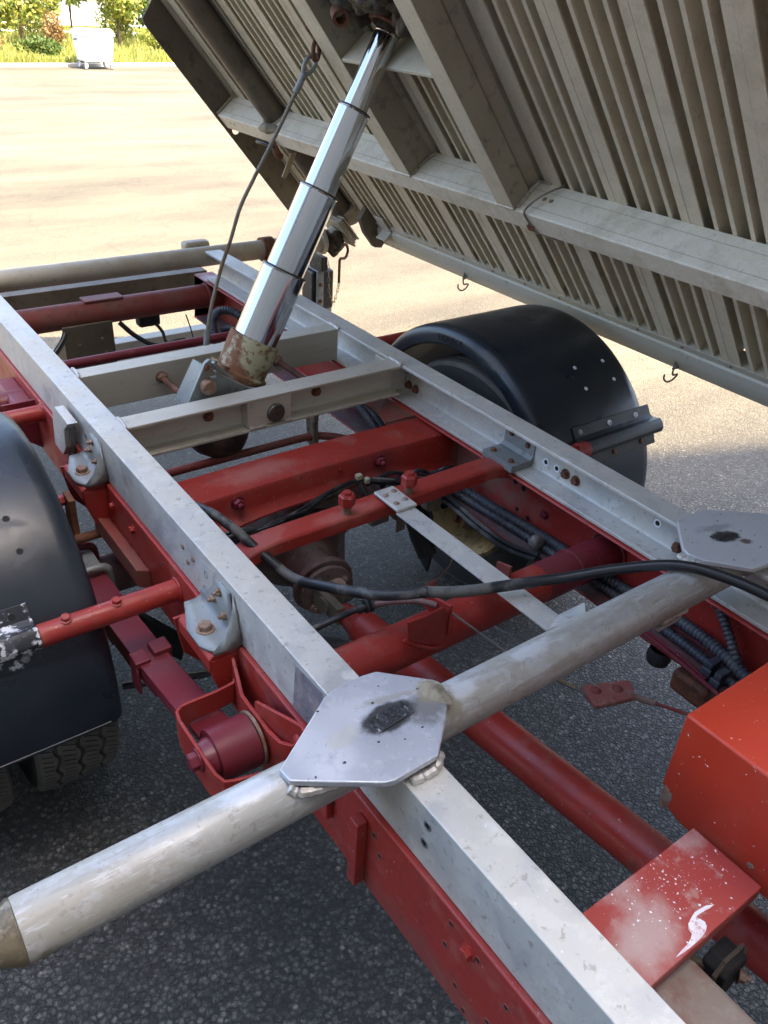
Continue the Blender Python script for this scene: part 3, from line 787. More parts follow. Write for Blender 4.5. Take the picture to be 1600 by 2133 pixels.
# --- aluminium subframe beams
m_alu_L = m_alu
SBL = link('subframe_beam', MB().prism(cprof(0, .1045, .059, .006, .009, 1, 0, .008), -2.6, 1.175, Y), m_alu, T, bevel=.002, label='left aluminium subframe beam')
SBR = link('subframe_beam', MB().prism(cprof(.86, .1045, .059, .006, .009, -1, 0, .010), -2.6, 1.175, Y), m_alu, T, bevel=.002, label='right aluminium subframe beam, open side facing in')
for (y, z) in [(-.415, -.039), (-.434, -.061), (-.459, -.040)]:
    fit('rivet', 'rivet', (-.0002, y, z), (-1, 0, 0), .0065, m_rust_l, SBL)
for (y, z) in [(-.511, -.041), (-.503, -.077), (-.841, -.033), (-.837, -.077), (-.622, -.041), (-.621, -.093), (-1.126, -.026), (-1.124, -.061), (.10, -.05), (.21, -.075)]:
    fit('bolt_hole', 'ring', (-.0002, y, z), (-1, 0, 0), .0075, m_galv, SBL)
    fit('bolt_hole', 'disc', (-.0002, y, z), (-1, 0, 0), .0050, m_hole, SBL)
for (y, z) in [(-.552, -.066), (-.583, -.068), (.028, -.077), (-.002, -.078), (-.862, -.081)]:
    fit('bolt_head', 'hex', (.8538, y, z), (-1, 0, 0), .0095, m_rust, SBR)
for (y, z) in [(-.490, -.066), (-.524, -.066), (.086, -.067), (.057, -.070), (-.805, -.055)]:
    fit('bolt_hole', 'ring', (.8536, y, z), (-1, 0, 0), .0095, m_white, SBR)
    fit('bolt_hole', 'disc', (.8536, y, z), (-1, 0, 0), .0055, m_hole, SBR)
# scraped, darker patches on the left web
def blob(name, c, rx, ry, h, m, parent, fr, seed=0, amp=.3, n=44, rot=0, k=3.0):
    P = [(c[0], c[1], h)]
    rings = 5
    vs_, fs = [], []
    def pnt(t, s):
        a = 2 * math.pi * t / n
        rr = s * (1 + amp * mn.noise(V((math.cos(a) * k / 2 + seed, math.sin(a) * k / 2, seed))) + amp * .5 * mn.noise(V((math.cos(a) * k * 1.7, math.sin(a) * k * 1.7 + seed, 2))))
        x, y = math.cos(a) * rx * rr, math.sin(a) * ry * rr
        return c[0] + x * math.cos(rot) - y * math.sin(rot), c[1] + x * math.sin(rot) + y * math.cos(rot)
    vs_.append(fr(c[0], c[1], h))
    for j in range(1, rings + 1):
        s = j / rings
        for t in range(n):
            x, y = pnt(t, s)
            hh = h * math.sqrt(max(0, 1 - s * s)) * (1 + .5 * mn.noise(V((x * 160, y * 160, seed)))) if j < rings else 0
            vs_.append(fr(x, y, max(hh, 0)))
    for t in range(n): fs.append((0, 1 + t, 1 + (t + 1) % n))
    for j in range(rings - 1):
        for t in range(n):
            a, b_ = 1 + j * n + t, 1 + j * n + (t + 1) % n
            fs.append((a, a + n, b_ + n, b_))
    return link(name, MB().add(vs_, fs), m, parent, ang=180)
fw = lambda p, q, h: (-.0003 - h, p, q)
m_scr = M('scraped_dark_patch', (.33, .37, .42), .4, .6, [('n', 30, .45, .6, (.55, .56, .55), .8), ('n', 70, .55, .66, (.25, .18, .14), .6)], [(90, .4, .002)])
def patch(pts, m, parent, name='scraped_patch', fr=fw, t=.0004):
    return link(name, MB().prism(pts, 0, t, fr), m, parent, smooth=False)
patch([(-.492, -.020), (-.548, -.012), (-.53, -.06), (-.50, -.103), (-.485, -.102)], M('bright_scraped_patch', (.62, .60, .52), .5, .3, [('n', 40, .45, .6, (.5, .55, .6), .8)]), SBL)
patch([(-.812, -.012), (-.885, -.006), (-.89, -.10), (-.805, -.103)], m_scr, SBL)

# --- front transverse tube with the two pivot plates
FT = link('front_tube', MB().lathe((-.440, -.992, -.0235), (1, 0, 0), [(0, .030), (0, .0355), (.004, .036), (1.78, .036), (1.78, .03)], 56), m_tube, T, label='aluminium tube across the front of the subframe')
cone = MB().lathe((-.4405, -.992, -.0235), (-1, 0, 0), [(0, 0), (0, .0355), (.003, .0362), (.030, .024), (.055, .012), (.058, 0)], 40)
link('tube_end_cone', cone, M('dirty_cast_end', (.20, .16, .10), .5, .4, [('n', 18, .45, .6, (.07, .06, .045), .8), ('n', 40, .55, .66, (.36, .32, .24), .6)], [(60, .5, .003)]), FT)
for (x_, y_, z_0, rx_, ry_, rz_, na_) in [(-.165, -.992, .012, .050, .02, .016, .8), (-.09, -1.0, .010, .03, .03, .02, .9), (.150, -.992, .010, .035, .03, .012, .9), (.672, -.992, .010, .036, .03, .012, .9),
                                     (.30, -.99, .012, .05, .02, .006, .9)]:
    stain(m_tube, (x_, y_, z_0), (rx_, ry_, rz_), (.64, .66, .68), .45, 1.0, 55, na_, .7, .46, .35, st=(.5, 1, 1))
stain(m_tube, (-.425, -1.02, -.050), (.035, .03, .03), (.20, .16, .11), .6, 1.0, 50, .6, .95, .75, 0)
stain(m_tube, (.13, -.99, .0), (.022, .05, .03), (.30, .27, .20), .5, 1.0, 60, .8, .9, .7, .1)
stain(m_tube, (.60, -1.02, -.03), (.05, .02, .02), (.28, .25, .18), .5, 1.0, 60, .8, .7, .7, .1)
fp_ = lambda p, q, h: (p, q, .013 + h)
OL = [(-.126, -1.012), (-.128, -.990), (-.018, -.917), (-.004, -.912), (.048, -.910), (.070, -.914), (.128, -.970), (.133, -.980), (.133, -.996), (.101, -1.032), (.063, -1.066), (.050, -1.078), (-.020, -1.080), (-.032, -1.076)]
PL = link('pivot_plate', plate_mesh('pivot_plate', OL, [], .010, fp_), m_plate, T, bevel=.0022, ang=20, label='left pivot plate with a grease filled slot')
OR = [(.705, -.966), (.712, -.950), (.778, -.888), (.792, -.885), (.850, -.886), (.866, -.893), (.985, -.985), (.985, -1.010), (.90, -1.056), (.884, -1.060), (.820, -1.064), (.768, -1.056), (.712, -.992)]
PR = link('pivot_plate', plate_mesh('pivot_plate', OR, [], .010, fp_), m_plate_r, T, bevel=.0022, ang=20, label='right pivot plate with a dark smear of grease')
ft = lambda p, q, h: (p, q, .0231 + h)
blob('dried_dirt', (.113, -.992), .016, .022, .006, m_cement, PL, ft, 5, .5, rot=.3)
stain(m_plate, (.088, -1.008, .024), (.050, .034, .02), (.17, .165, .155), .35, 1.05, 38, .9, .9, .5, .2, -.35)
stain(m_plate, (.060, -.966, .024), (.060, .008, .02), (.30, .27, .22), .4, 1.0, 70, .9, .7, .6, .1, -.2)
stain(m_plate, (.112, -.985, .024), (.026, .030, .02), (.26, .22, .15), .5, 1.05, 60, .7, .95, .85, 0)
stain(m_plate, (.033, -.993, .024), (.047, .026, .02), (.050, .050, .052), .72, 1.02, 60, .28, .97, .35, .2, .05)
stain(m_plate, (-.035, -.990, .024), (.030, .016, .02), (.60, .58, .50), .5, 1.1, 40, .3, .6, .45, .3, .25)
stain(m_plate_r, (.812, -.968, .024), (.036, .020, .02), (.035, .034, .034), .62, 1.0, 70, .45, .97, .32, .2, -.25)
stain(m_plate_r, (.832, -.998, .024), (.018, .010, .02), (.10, .06, .045), .4, 1.0, 90, .8, .95, .6, .0, -.5)
stain(m_plate_red, (.165, -1.350, -.106), (.070, .040, .02), (.46, .36, .33), .2, 1.2, 26, .7, .8, .75, 0, .3)
stain(m_plate_r, (.815, -.940, .024), (.050, .014, .02), (.28, .27, .26), .3, 1.0, 60, .9, .7, .6, .2, -.3)
fs_ = MB()
fs_.prism([(.004, -.984), (.062, -.979), (.066, -1.003), (.005, -1.008)], 0, .0016, ft)
link('grease_slot', fs_, m_smear, PL, bevel=.0006)
for q in ([(.004, -1.0085), (.066, -1.0035), (.0665, -1.0050), (.0045, -1.0100)], [(.0655, -1.003), (.0625, -.979), (.0640, -.9785), (.0672, -1.0028)]):
    link('slot_edge', MB().prism(q, 0, .0022, ft), m_plate, PL)
blob('grease_smear', (.808, -.966), .022, .011, .003, m_smear, PR, ft, 21, .7, rot=-.3, k=5)
rq = random.Random(5)
for k in range(10):
    blob('grease_speck', (rq.uniform(-.10, .11), rq.uniform(-1.05, -.93)), rq.uniform(.001, .003), rq.uniform(.001, .002), .0006, m_smear, PL, ft, k, .5, n=10)
for k in range(9):
    blob('grease_speck', (rq.uniform(.74, .88), rq.uniform(-1.03, -.91)), rq.uniform(.001, .004), rq.uniform(.001, .002), .0006, m_smear, PR, ft, k, .5, n=10)
# welds below the plates
weld([(-.127, -1.010, .010), (-.118, -1.018, .004), (-.100, -1.026, .004), (-.070, -1.030, .002), (-.04, -1.030, -.002)], .0075, PL)
weld([(.006, -1.080, .004), (.025, -1.082, .003), (.045, -1.080, .004), (.065, -1.066, .004)], .007, PL)
weld([(.130, -.975, .010), (.135, -.992, .008), (.128, -1.004, .006)], .006, PL)
weld([(.706, -.952, .010), (.703, -.965, .010), (.709, -.982, .008), (.722, -.998, .005), (.738, -1.010, .002)], .0080, PR)
weld([(.855, -1.060, .006), (.88, -1.062, .006), (.905, -1.052, .006)], .007, PR)
weld([(.055, -1.03, -.02), (.058, -1.035, -.05)], .005, FT); weld([(.80, -1.03, -.02), (.80, -1.036, -.045)], .005, FT)
weld([(.585, -1.022, -.040), (.620, -1.021, -.041), (.650, -1.023, -.039)], .006, FT)
link('welded_tab', MB().box(.586, .650, -1.02, -.985, -.066, -.058), m_tube, FT, bevel=.002)

# --- rear transverse tube
RT = link('rear_tube', MB().lathe((-.40, 1.212, -.030), (1, 0, 0), [(0, 0), (0, .0345), (1.71, .0345), (1.71, .0)], 48), m_tube_r, T, label='old brown grey tube across the rear of the subframe')
cl = MB().lathe((1.045, 1.212, -.030), (1, 0, 0), [(0, .034), (0, .044), (.045, .044), (.045, .034)], 40)
CLp = link('tube_clamp', cl, m_rust, RT)
link('clamp_lug', MB().box(1.05, 1.085, 1.155, 1.175, -.11, -.028).box(1.05, 1.085, 1.185, 1.20, -.11, -.05), m_rust, CLp, bevel=.003)
fit('nut', 'nut', (1.067, 1.150, -.085), (0, -1, 0), .009, m_galv, CLp)
link('tube_saddle', MB().box(.76, .86, 1.252, 1.30, -.045, .012), m_tube_r, RT, bevel=.012)
link('end_flange', MB().lathe((1.30, 1.212, -.03), (1, 0, 0), [(0, .034), (0, .046), (.018, .046), (.022, .034), (.03, .028), (.05, .024)], 32), m_tube_r, RT)
link('ball_joint', MB().lathe((1.352, 1.212, -.03), (1, 0, 0), [(-.03, .02), (-.024, .03), (0, .037), (.022, .03), (.03, .018), (.03, 0)], 28), m_grease, RT)
lump('caked_grease', (1.352, 1.205, -.028), (.046, .046, .050), m_grease, RT, .5, 26, 4, 2)
# retaining pin and chain
pn = link('retaining_pin', MB().tube(sm([(1.415, 1.23, -.075), (1.44, 1.23, -.055), (1.452, 1.23, -.082), (1.440, 1.23, -.110), (1.417, 1.23, -.112), (1.413, 1.23, -.135), (1.413, 1.23, -.21)], 5), .0058, 10), m_rust, RT)
def chain(parent, P, r, n):
    S = sm(P, 8); tot = len(S) - 1
    for k in range(n):
        i = int(k * tot / n); a, b_ = S[i], S[min(i + max(1, tot // n), tot)]
        d = (b_ - a); 
        if d.length < 1e-5: continue
        c = (a + b_) / 2; d.normalize()
        side = V((.62, .78, 0)) if k % 2 else V((.78, -.62, 0))
        side = (side - d * side.dot(d)).normalized()
        hl = .0095; wd = .0042
        ring = []
        for t in range(14):
            an = 2 * math.pi * t / 14
            ring.append(c + d * (math.cos(an) * wd + (hl - wd) * (1 if math.cos(an) > 0 else -1)) + side * math.sin(an) * wd)
        ring.append(ring[0]); 
        link('chain_link', MB().tube(ring, r, 5, False), m_link, parent, ang=180)
chain(pn, [(1.413, 1.23, -.212), (1.405, 1.23, -.25), (1.388, 1.23, -.288), (1.368, 1.23, -.25), (1.362, 1.23, -.18), (1.36, 1.23, -.11)], .0013, 16)
# rear lamp bracket
LB = link('lamp_box', MB().box(1.31, 1.415, 1.27, 1.36, -.33, -.165), m_band, T, bevel=.01)
link('bracket_strap', MB().box(1.325, 1.355, 1.255, 1.268, -.32, -.165).box(1.325, 1.355, 1.255, 1.36, -.164, -.158), m_galv, LB, bevel=.002)
for z in (-.215, -.285): fit('bolt_head', 'hex', (1.34, 1.255, z), (0, -1, 0), .007, m_rust, LB)
link('mud_flap', MB().box(1.33, 1.42, 1.29, 1.30, -.55, -.332), m_galv, LB, bevel=.002)
link('strut', MB().box(1.33, 1.36, 1.235, 1.33, -.157, -.10), m_grease, LB, bevel=.004)

# --- cross members of the subframe
def chan_x(y0, y1, h, tf, tw, openneg=True):
    """channel across, web vertical; open side towards -y when openneg"""
    yw0, yw1 = (y1 - tw, y1) if openneg else (y0, y0 + tw)
    f = .006; s = -1 if openneg else 1; yi = yw0 if openneg else yw1
    if openneg:
        return [(y0, 0), (y1, 0), (y1, -h), (y0, -h), (y0, -h + tf), (yi - f, -h + tf), (yi - f * .3, -h + tf + f * .3), (yi, -h + tf + f), (yi, -tf - f), (yi - f * .3, -tf - f * .3), (yi - f, -tf), (y0, -tf)]
    return [(y0, 0), (y1, 0), (y1, -tf), (yi + f, -tf), (yi, -tf - f), (yi, -h + tf + f), (yi + f, -h + tf), (y1, -h + tf), (y1, -h), (y0, -h)]
CA = link('cross_member', MB().prism([(a, b_ - .0015) for a, b_ in chan_x(.0, .058, .084, .007, .018)], .0595, .800, X), m_alu2, T, bevel=.0018, label='aluminium cross member in front of the ram')
for x in (.267, .562):
    fit('bolt_head', 'hex', (x, .0395, -.038), (0, -1, 0), .0105, m_rust, CA)
pad = link('ram_pivot_pad', MB().box(.352, .470, .004, .0395, -.0765, -.0095), m_alu2, CA, bevel=.002)
link('pivot_pin', MB().lathe((.426, .004, -.050), (0, -1, 0), [(0, 0), (0, .024), (.004, .024), (.008, .021), (.008, .006), (.005, .005), (.005, 0)], 28), M('oily_pin_end', (.10, .11, .09), .4, .6, [('n', 60, .5, .62, (.2, .2, .17), .6)]), pad)
weld([(.355, .003, -.0765), (.375, .002, -.0775), (.400, .002, -.0775)], .004, pad); weld([(.45, .002, -.0775), (.472, .003, -.0765)], .0035, pad)
CB = link('cross_member', MB().prism([(a, b_ - .0012) for a, b_ in chan_x(.304, .358, .092, .007, .008, False)], .0595, .800, X), m_alu2, T, bevel=.0018, label='aluminium cross member behind the ram')
link('end_gusset', MB().box(.7995, .8535, .045, .118, -.095, -.0115), m_alu2, CA, bevel=.003)
weld([(.0595, .304, -.002), (.064, .33, .001), (.062, .36, .001)], .005, CB); weld([(.80, .30, .0), (.803, .33, .001), (.80, .355, .001)], .006, CB)
weld([(.80, .0, .0), (.803, .03, .001), (.803, .06, .0)], .006, CA); weld([(.0595, -.0, -.002), (.062, .03, .0), (.06, .055, .0)], .004, CA)
# threaded rods
for (x, y0, y1, z) in [(.264, .048, .303, -.040), (.600, .048, .303, -.060)]:
    rd = MB()
    n = 70; P = [(x, y0 + (y1 - y0) * i / n, z) for i in range(n + 1)]
    rd.tube(P, [.0072 + .0007 * (i % 2) for i in range(n + 1)], 12)
    ro = link('threaded_rod', rd, m_rust, T)
    fit('nut', 'hex', (x, .303, z), (0, -1, 0), .0125, m_rust_l, ro)

# --- hydraulic ram
RB = V((.418, .190, -.040)); RD = V((.374, 0, .699)).normalized()
def rp(t): return RB + RD * t
tl = .884
HB_ = MB().lathe(RB, RD, [(.015, 0), (.005, .068), (.026, .070), (.030, .0660), (.032, .0630), (.112, .0650), (.120, .0645), (.120, .0585), (.105, .056)], 48)
RAM = link('hydraulic_ram', HB_, m_cream, T, label='telescopic chrome ram rising from a rusty cream base ring')
for (t0, t1, r) in [(.10, .302, .0560), (.298, .507, .0480), (.50, .705, .0392), (.70, tl, .0295)]:
    st = link('ram_stage', MB().lathe(RB, RD, [(t0, 0), (t0, r), (t1 - .006, r), (t1 - .004, r + .0015), (t1, r + .001), (t1, r - .004), (t1 - .003, 0)], 72), m_chrome, RAM, ang=30)
    if t1 < tl:
        link('wiper_seal', MB().lathe(RB, RD, [(t1 - .003, r + .0004), (t1 - .003, r + .0018), (t1 + .0015, r + .0018), (t1 + .002, r - .006)], 48), M('oily_seal', (.09, .07, .045), .5, .3, [('n', 120, .45, .6, (.02, .018, .014), .9)], [(200, .8, .003)]) if 'oily_seal' not in bpy.data.materials else bpy.data.materials['oily_seal'], st)
link('ram_head', MB().lathe(RB, RD, [(tl - .002, .0285), (tl + .004, .031), (tl + .020, .031), (tl + .026, .018), (tl + .07, .016), (tl + .07, 0)], 32), m_grease, RAM)
ear = MB()
for sy in (-1, 1):
    ear.lathe(RB + V((-.064 * RD.z, sy * .02, .064 * RD.x)) + RD * .016, RD, [(0, 0), (0, .016), (.018, .016), (.018, 0)], 14)
link('base_lug', ear, m_cream, RAM)
# lower bowl
lump('ram_bowl', (.350, .165, -.150), (.085, .080, .060), M('dark_oily_casting', (.055, .035, .03), .5, .3, [('n', 20, .45, .6, (.12, .06, .045), .7)], [(60, .5, .003)]), RAM, .16, 9, 4, 4)
# galvanised cradle
m_gc = m_galv
CRo = [(.238, -.020), (.288, .072), (.300, .079), (.318, .070), (.330, .034), (.398, -.012), (.500, -.050), (.52, -.095), (.235, -.095)]
CRh = [[(.288, .052), (.293, .060), (.318, .048), (.316, .032), (.300, .034)]]
CR = link('ram_cradle', plate_mesh('ram_cradle', CRo, CRh, .012, lambda p, q, h: (p, .085 + h, q)), m_gc, T, bevel=.0018, label='galvanised cradle plate round the ram base')
link('cradle_end', MB().add([(.238, .098, -.09), (.238, .098, -.022), (.286, .098, .066), (.286, .150, .060), (.238, .150, -.022), (.238, .150, -.09),
                             (.246, .098, -.09), (.246, .098, -.025), (.294, .098, .062), (.294, .150, .056), (.246, .150, -.025), (.246, .150, -.09)],
                            [(0, 1, 4, 5), (1, 2, 3, 4), (6, 11, 10, 7), (7, 10, 9, 8), (0, 6, 7, 1), (1, 7, 8, 2), (5, 4, 10, 11), (4, 3, 9, 10), (2, 8, 9, 3), (0, 5, 11, 6)]), m_gc, CR)
link('trunnion_pin', MB().lathe((.289, .086, .016), (0, -1, 0), [(0, 0), (0, .019), (.016, .019), (.020, .016), (.020, 0)], 24), m_rust_l, CR)
fit('bolt_head', 'hex', (.291, .084, .062), (0, -1, .3), .006, m_rust, CR)
link('cradle_rib', MB().prism([(.300, .074), (.306, .078), (.352, .030), (.346, .026)], .070, .0848, Y), m_gc, CR, bevel=.002)

# --- rear part between the rails
DT = link('cross_tube', MB().lathe((-.002, 1.200, -.170), (1, 0, 0), [(0, .0425), (.864, .0425)], 40), m_red_d, T, label='dull red round cross tube at the rear')
link('wear_pad', MB().box(.355, .490, 1.178, 1.236, -.130, -.122), m_red_d, DT, bevel=.003)
link('tube_collar', MB().lathe((.80, 1.200, -.170), (1, 0, 0), [(0, .043), (.004, .047), (.012, .047), (.016, .043)], 36), m_red_d, DT)
link('rear_cross_member', MB().prism([(1.385, -.137), (1.445, -.137), (1.445, -.235), (1.437, -.235), (1.437, -.145), (1.393, -.145), (1.393, -.235), (1.385, -.235)], -.002, .90, X), m_body_d, T, bevel=.002)
TT = link('thin_cross_tube', MB().lathe((-.002, .795, -.170), (1, 0, 0), [(0, .0148), (.864, .0148)], 24), m_maroon, T)
HB2 = link('hanging_bracket_plate', MB().box(.262, .432, 1.150, 1.162, -.36, -.19), m_body_d, T, bevel=.003)
for (x, z) in [(.31, -.26), (.39, -.25), (.31, -.31), (.395, -.30)]: fit('bolt_head', 'hex', (x, 1.15, z), (0, -1, 0), .007, m_body_d, HB2)
link('stay', MB().add([(.20, 1.15, -.36), (.262, 1.15, -.21), (.262, 1.15, -.36), (.20, 1.162, -.36), (.262, 1.162, -.21), (.262, 1.162, -.36)], [(0, 2, 1), (3, 4, 5), (0, 1, 4, 3), (1, 2, 5, 4), (2, 0, 3, 5)]), m_body, HB2, smooth=False)
link('lower_cross_bar', MB().prism([(1.34, -.352), (1.40, -.352), (1.40, -.40), (1.34, -.40)], .10, .95, X), m_alu2, T, bevel=.003, label='low pale bar seen below the rear cross tube')
link('junction_box', MB().box(.545, .625, 1.20, 1.25, -.255, -.20), m_rubber, T, bevel=.010)
link('air_pipe', MB().tube(sm([(.455, 1.15, -.20), (.50, 1.13, -.25), (.56, 1.10, -.285), (.63, 1.08, -.275), (.66, 1.08, -.275)], 6), .0085, 10), m_hose2, T)
link('air_pipe', MB().tube(sm([(.60, 1.20, -.24), (.618, 1.18, -.27), (.62, 1.16, -.30), (.64, 1.14, -.31)], 6), .006, 10), m_hose2, T)
link('air_pipe', MB().tube(sm([(.10, 1.02, -.30), (.17, 1.06, -.27), (.24, 1.10, -.22), (.26, 1.12, -.20)], 6), .010, 10), m_hose2, T)
link('thin_cable', MB().tube(sm([(.70, 1.15, -.21), (.695, 1.1, -.25), (.69, 1.05, -.32), (.68, 1.0, -.36)], 6), .0025, 6), m_wire, T)

def conduit(P, r, parent=None, name='corrugated_conduit', pitch=.0092):
    S = sm(P, 10)
    # resample at even steps
    out = [S[0]]; acc = 0
    step = pitch / 4
    L_ = 0; pts = [S[0]]
    for i in range(1, len(S)):
        a, b_ = S[i - 1], S[i]; d = (b_ - a).length
        while L_ + d >= step:
            t = (step - L_) / d; a = a + (b_ - a) * t; pts.append(a.copy()); d = (b_ - a).length; L_ = 0
        L_ += d
    rs = [r * (1.0 if (i % 4) in (0, 1) else .80) for i in range(len(pts))]
    return link(name, MB().tube(pts, rs, 10), m_conduit, parent or T, ang=60)
conduit([(.700, .78, -.32), (.690, .86, -.24), (.70, .93, -.17), (.745, .96, -.145), (.79, .93, -.15), (.815, .86, -.185), (.82, .78, -.23)], .0155)
conduit([(.735, .93, -.20), (.76, .90, -.19), (.79, .84, -.21), (.815, .76, -.24)], .012)
conduit([(.74, .78, -.20), (.76, .80, -.185), (.80, .78, -.19), (.83, .72, -.21)], .011)
conduit([(.825, .36, -.20), (.80, .24, -.19), (.785, .14, -.19), (.775, .04, -.215), (.775, -.05, -.24)], .0125)
conduit([(.835, .36, -.22), (.82, .24, -.21), (.815, .14, -.205), (.80, .04, -.225), (.80, -.05, -.25)], .0135)
# conduits on the inside of the right rail
conduit([(.82, .06, -.245), (.815, -.12, -.243), (.815, -.25, -.242), (.822, -.36, -.242), (.832, -.46, -.242), (.840, -.56, -.242), (.842, -.72, -.240), (.842, -.86, -.232), (.838, -.94, -.222), (.826, -1.03, -.220), (.806, -1.12, -.226), (.790, -1.22, -.238), (.78, -1.34, -.245)], .0138)
conduit([(.80, .06, -.250), (.795, -.12, -.250), (.797, -.25, -.249), (.803, -.36, -.249), (.812, -.46, -.250), (.818, -.60, -.250), (.822, -.78, -.250), (.820, -.92, -.249), (.813, -1.02, -.249), (.795, -1.12, -.249), (.775, -1.22, -.249), (.77, -1.32, -.25)], .0105)
conduit([(.84, -.98, -.13), (.835, -1.02, -.17), (.828, -1.05, -.20), (.83, -1.08, -.24)], .0105)
for k, (dx, dz) in enumerate([(-.012, -.01), (-.02, .004), (-.028, -.006)]):
    link('cable', MB().tube(sm([(.775 + dx, -.20, -.245 + dz), (.780 + dx, -.30, -.25 + dz), (.783 + dx, -.40, -.262 + dz), (.785 + dx, -.50, -.262 + dz), (.80 + dx, -.58, -.25 + dz)], 6), .0055, 8), m_hose if k else m_wire, T)
link('cable_coil', MB().tube([(.752 + .022 * math.cos(a / 8) * .8, -.235 + .03 * math.sin(a / 8), -.215 + .012 * math.sin(a / 4)) for a in range(0, 110)], .0042, 8), m_conduit, T)
lump('cable_clamp', (.800, -.552, -.232), (.022, .014, .018), m_galv, T, .35, 50, 3, 6)
for (x, y, z) in [(.800, -1.035, -.238), (.795, -1.06, -.245), (.782, -1.10, -.240)]:
    c = link('cable_clamp', MB().box(x - .020, x + .012, y - .008, y + .008, z - .02, z + .018).box(x - .028, x - .0205, y - .012, y + .010, z - .008, z + .008), m_conduit if x > .75 else m_red, T, bevel=.003)
link('brake_pipe', MB().tube(sm([(.778, -.88, -.252), (.772, -.97, -.252), (.765, -1.06, -.256), (.76, -1.12, -.258)], 6), .0045, 8), m_maroon, T)
link('brake_pipe', MB().tube(sm([(.790, -.86, -.252), (.784, -.97, -.253), (.776, -1.04, -.256)], 6), .0038, 8), m_maroon, T)
pod = link('rubber_buffer', MB().lathe((.795, -.925, -.273), (0, 0, -1), [(0, .022), (.02, .026), (.035, .022), (.045, 0)], 20), m_rubber, T)
link('valve_body', MB().box(.765, .830, -1.06, -.975, -.325, -.273), m_rust, T, bevel=.012)

# --- red cross members
def cross_E():
    mb = MB(); n = 26; vs_ = []; fs = []
    prof = None
    for i in range(n + 1):
        t = i / n; x = -.001 + .862 * t
        d = abs(t - .5) * 2
        dz = .012 * math.sin(math.pi * t)           # slight arch
        fl = .045 + .055 * d ** 3                   # web is deeper at the ends
        zt = -.118 + dz * .6
        P = [(-.082, zt), (-.172, zt - .002), (-.180, zt - .006), (-.184, zt - .014), (-.186, zt - fl), (-.192, zt - fl - .010), (-.198, zt - fl - .016), (-.206 - .02 * d ** 2, zt - fl - .020),
             (-.206 - .02 * d ** 2, zt - fl - .025), (-.194, zt - fl - .020), (-.184, zt - fl - .016), (-.179, zt - fl), (-.177, zt - .018), (-.170, zt - .009), (-.090, zt - .007), (-.088, zt - fl - .01), (-.082, zt - fl - .01)]
        vs_ += [(x, p, q) for p, q in P]
        m_ = len(P)
    for i in range(n):
        for k in range(m_):
            k2 = (k + 1) % m_
            fs.append((i * m_ + k, i * m_ + k2, (i + 1) * m_ + k2, (i + 1) * m_ + k))
    mb.add(vs_, fs)
    return mb
CE = link('red_cross_member', cross_E(), m_red, T, ang=30, label='wide pressed red cross member above the axle')
for (x, z) in [(.222, -.140), (.604, -.140)]:
    fit('nut', 'nut', (x, -.187, z), (0, -1, 0), .0125, m_maroon, CE)
fit('rivet', 'rivet', (.492, -.186, -.135), (0, -1, 0), .006, m_red, CE)
link('corner_gusset', MB().prism([(.70, -.075), (.862, -.075), (.862, .10), (.80, .06), (.72, -.02)], -.116, -.110, lambda p, q, s: (p, q, s)), m_red_d, CE, bevel=.002)
def beamF():
    mb = MB(); n = 18; vs_ = []; fs = []
    for i in range(n + 1):
        t = i / n; x = .055 + .79 * t
        a = min(1, t / .14) if t < .5 else min(1, (1 - t) / .10)
        a = a * a * (3 - 2 * a)
        z = -.112 + .030 * a; yy = -.412 + .01 * t
        P = [(yy + .026, z), (yy - .022, z), (yy - .027, z - .004), (yy - .028, z - .030), (yy + .026, z - .034)]
        m_ = len(P); vs_ += [(x, p, q) for p, q in P]
    for i in range(n):
        for k in range(m_):
            fs.append((i * m_ + k, i * m_ + (k + 1) % m_, (i + 1) * m_ + (k + 1) % m_, (i + 1) * m_ + k))
    fs.append(tuple(range(m_))[::-1]); fs.append(tuple(range(n * m_, (n + 1) * m_)))
    return mb.add(vs_, fs)
CF = link('bolted_cross_bar', beamF(), m_red, T, bevel=.003, label='bright red bar with two upright bolts')
for x in (.353, .512):
    b = MB().lathe((x, -.418, -.083), (0, 0, 1), [(0, .0085), (.024, .0085)], 16).lathe((x, -.418, -.060), (0, 0, 1), [(0, 0), (0, .0175), (.020, .0180), (.024, .015), (.024, .0095), (.030, .009), (.030, 0)], 6)
    bo = link('upright_bolt', b, m_red, CF, ang=20)
    link('bolt_shank', MB().lathe((x, -.418, -.0835), (0, 0, 1), [(0, 0), (0, .0095), (.018, .0092), (.018, 0)], 16), m_rust_l, bo)
# right bracket
BR = link('bent_bracket', MB().prism([(.784, -.078), (.842, -.078), (.8505, -.070), (.8525, -.020), (.8535, -.020), (.8537, -.095), (.784, -.095)], -.452, -.352, Y), m_galv, CF, bevel=.002)
for p_ in [(.802, -.370, -.078), (.800, -.432, -.078)]: fit('bolt_head', 'hex', p_, (0, 0, 1), .0062, m_rust, BR)
for p_ in [(.851, -.375, -.042), (.852, -.405, -.035), (.852, -.430, -.050)]: fit('bolt_head', 'hex', p_, (-1, 0, 0), .0060, m_rust, BR)
link('edge_bracket', MB().box(.0595, .080, -.452, -.38, -.088, -.080), m_galv, CF, bevel=.002)
for y in (-.395, -.435): fit('rivet', 'rivet', (.070, y, -.080), (0, 0, 1), .006, m_rust, CF)
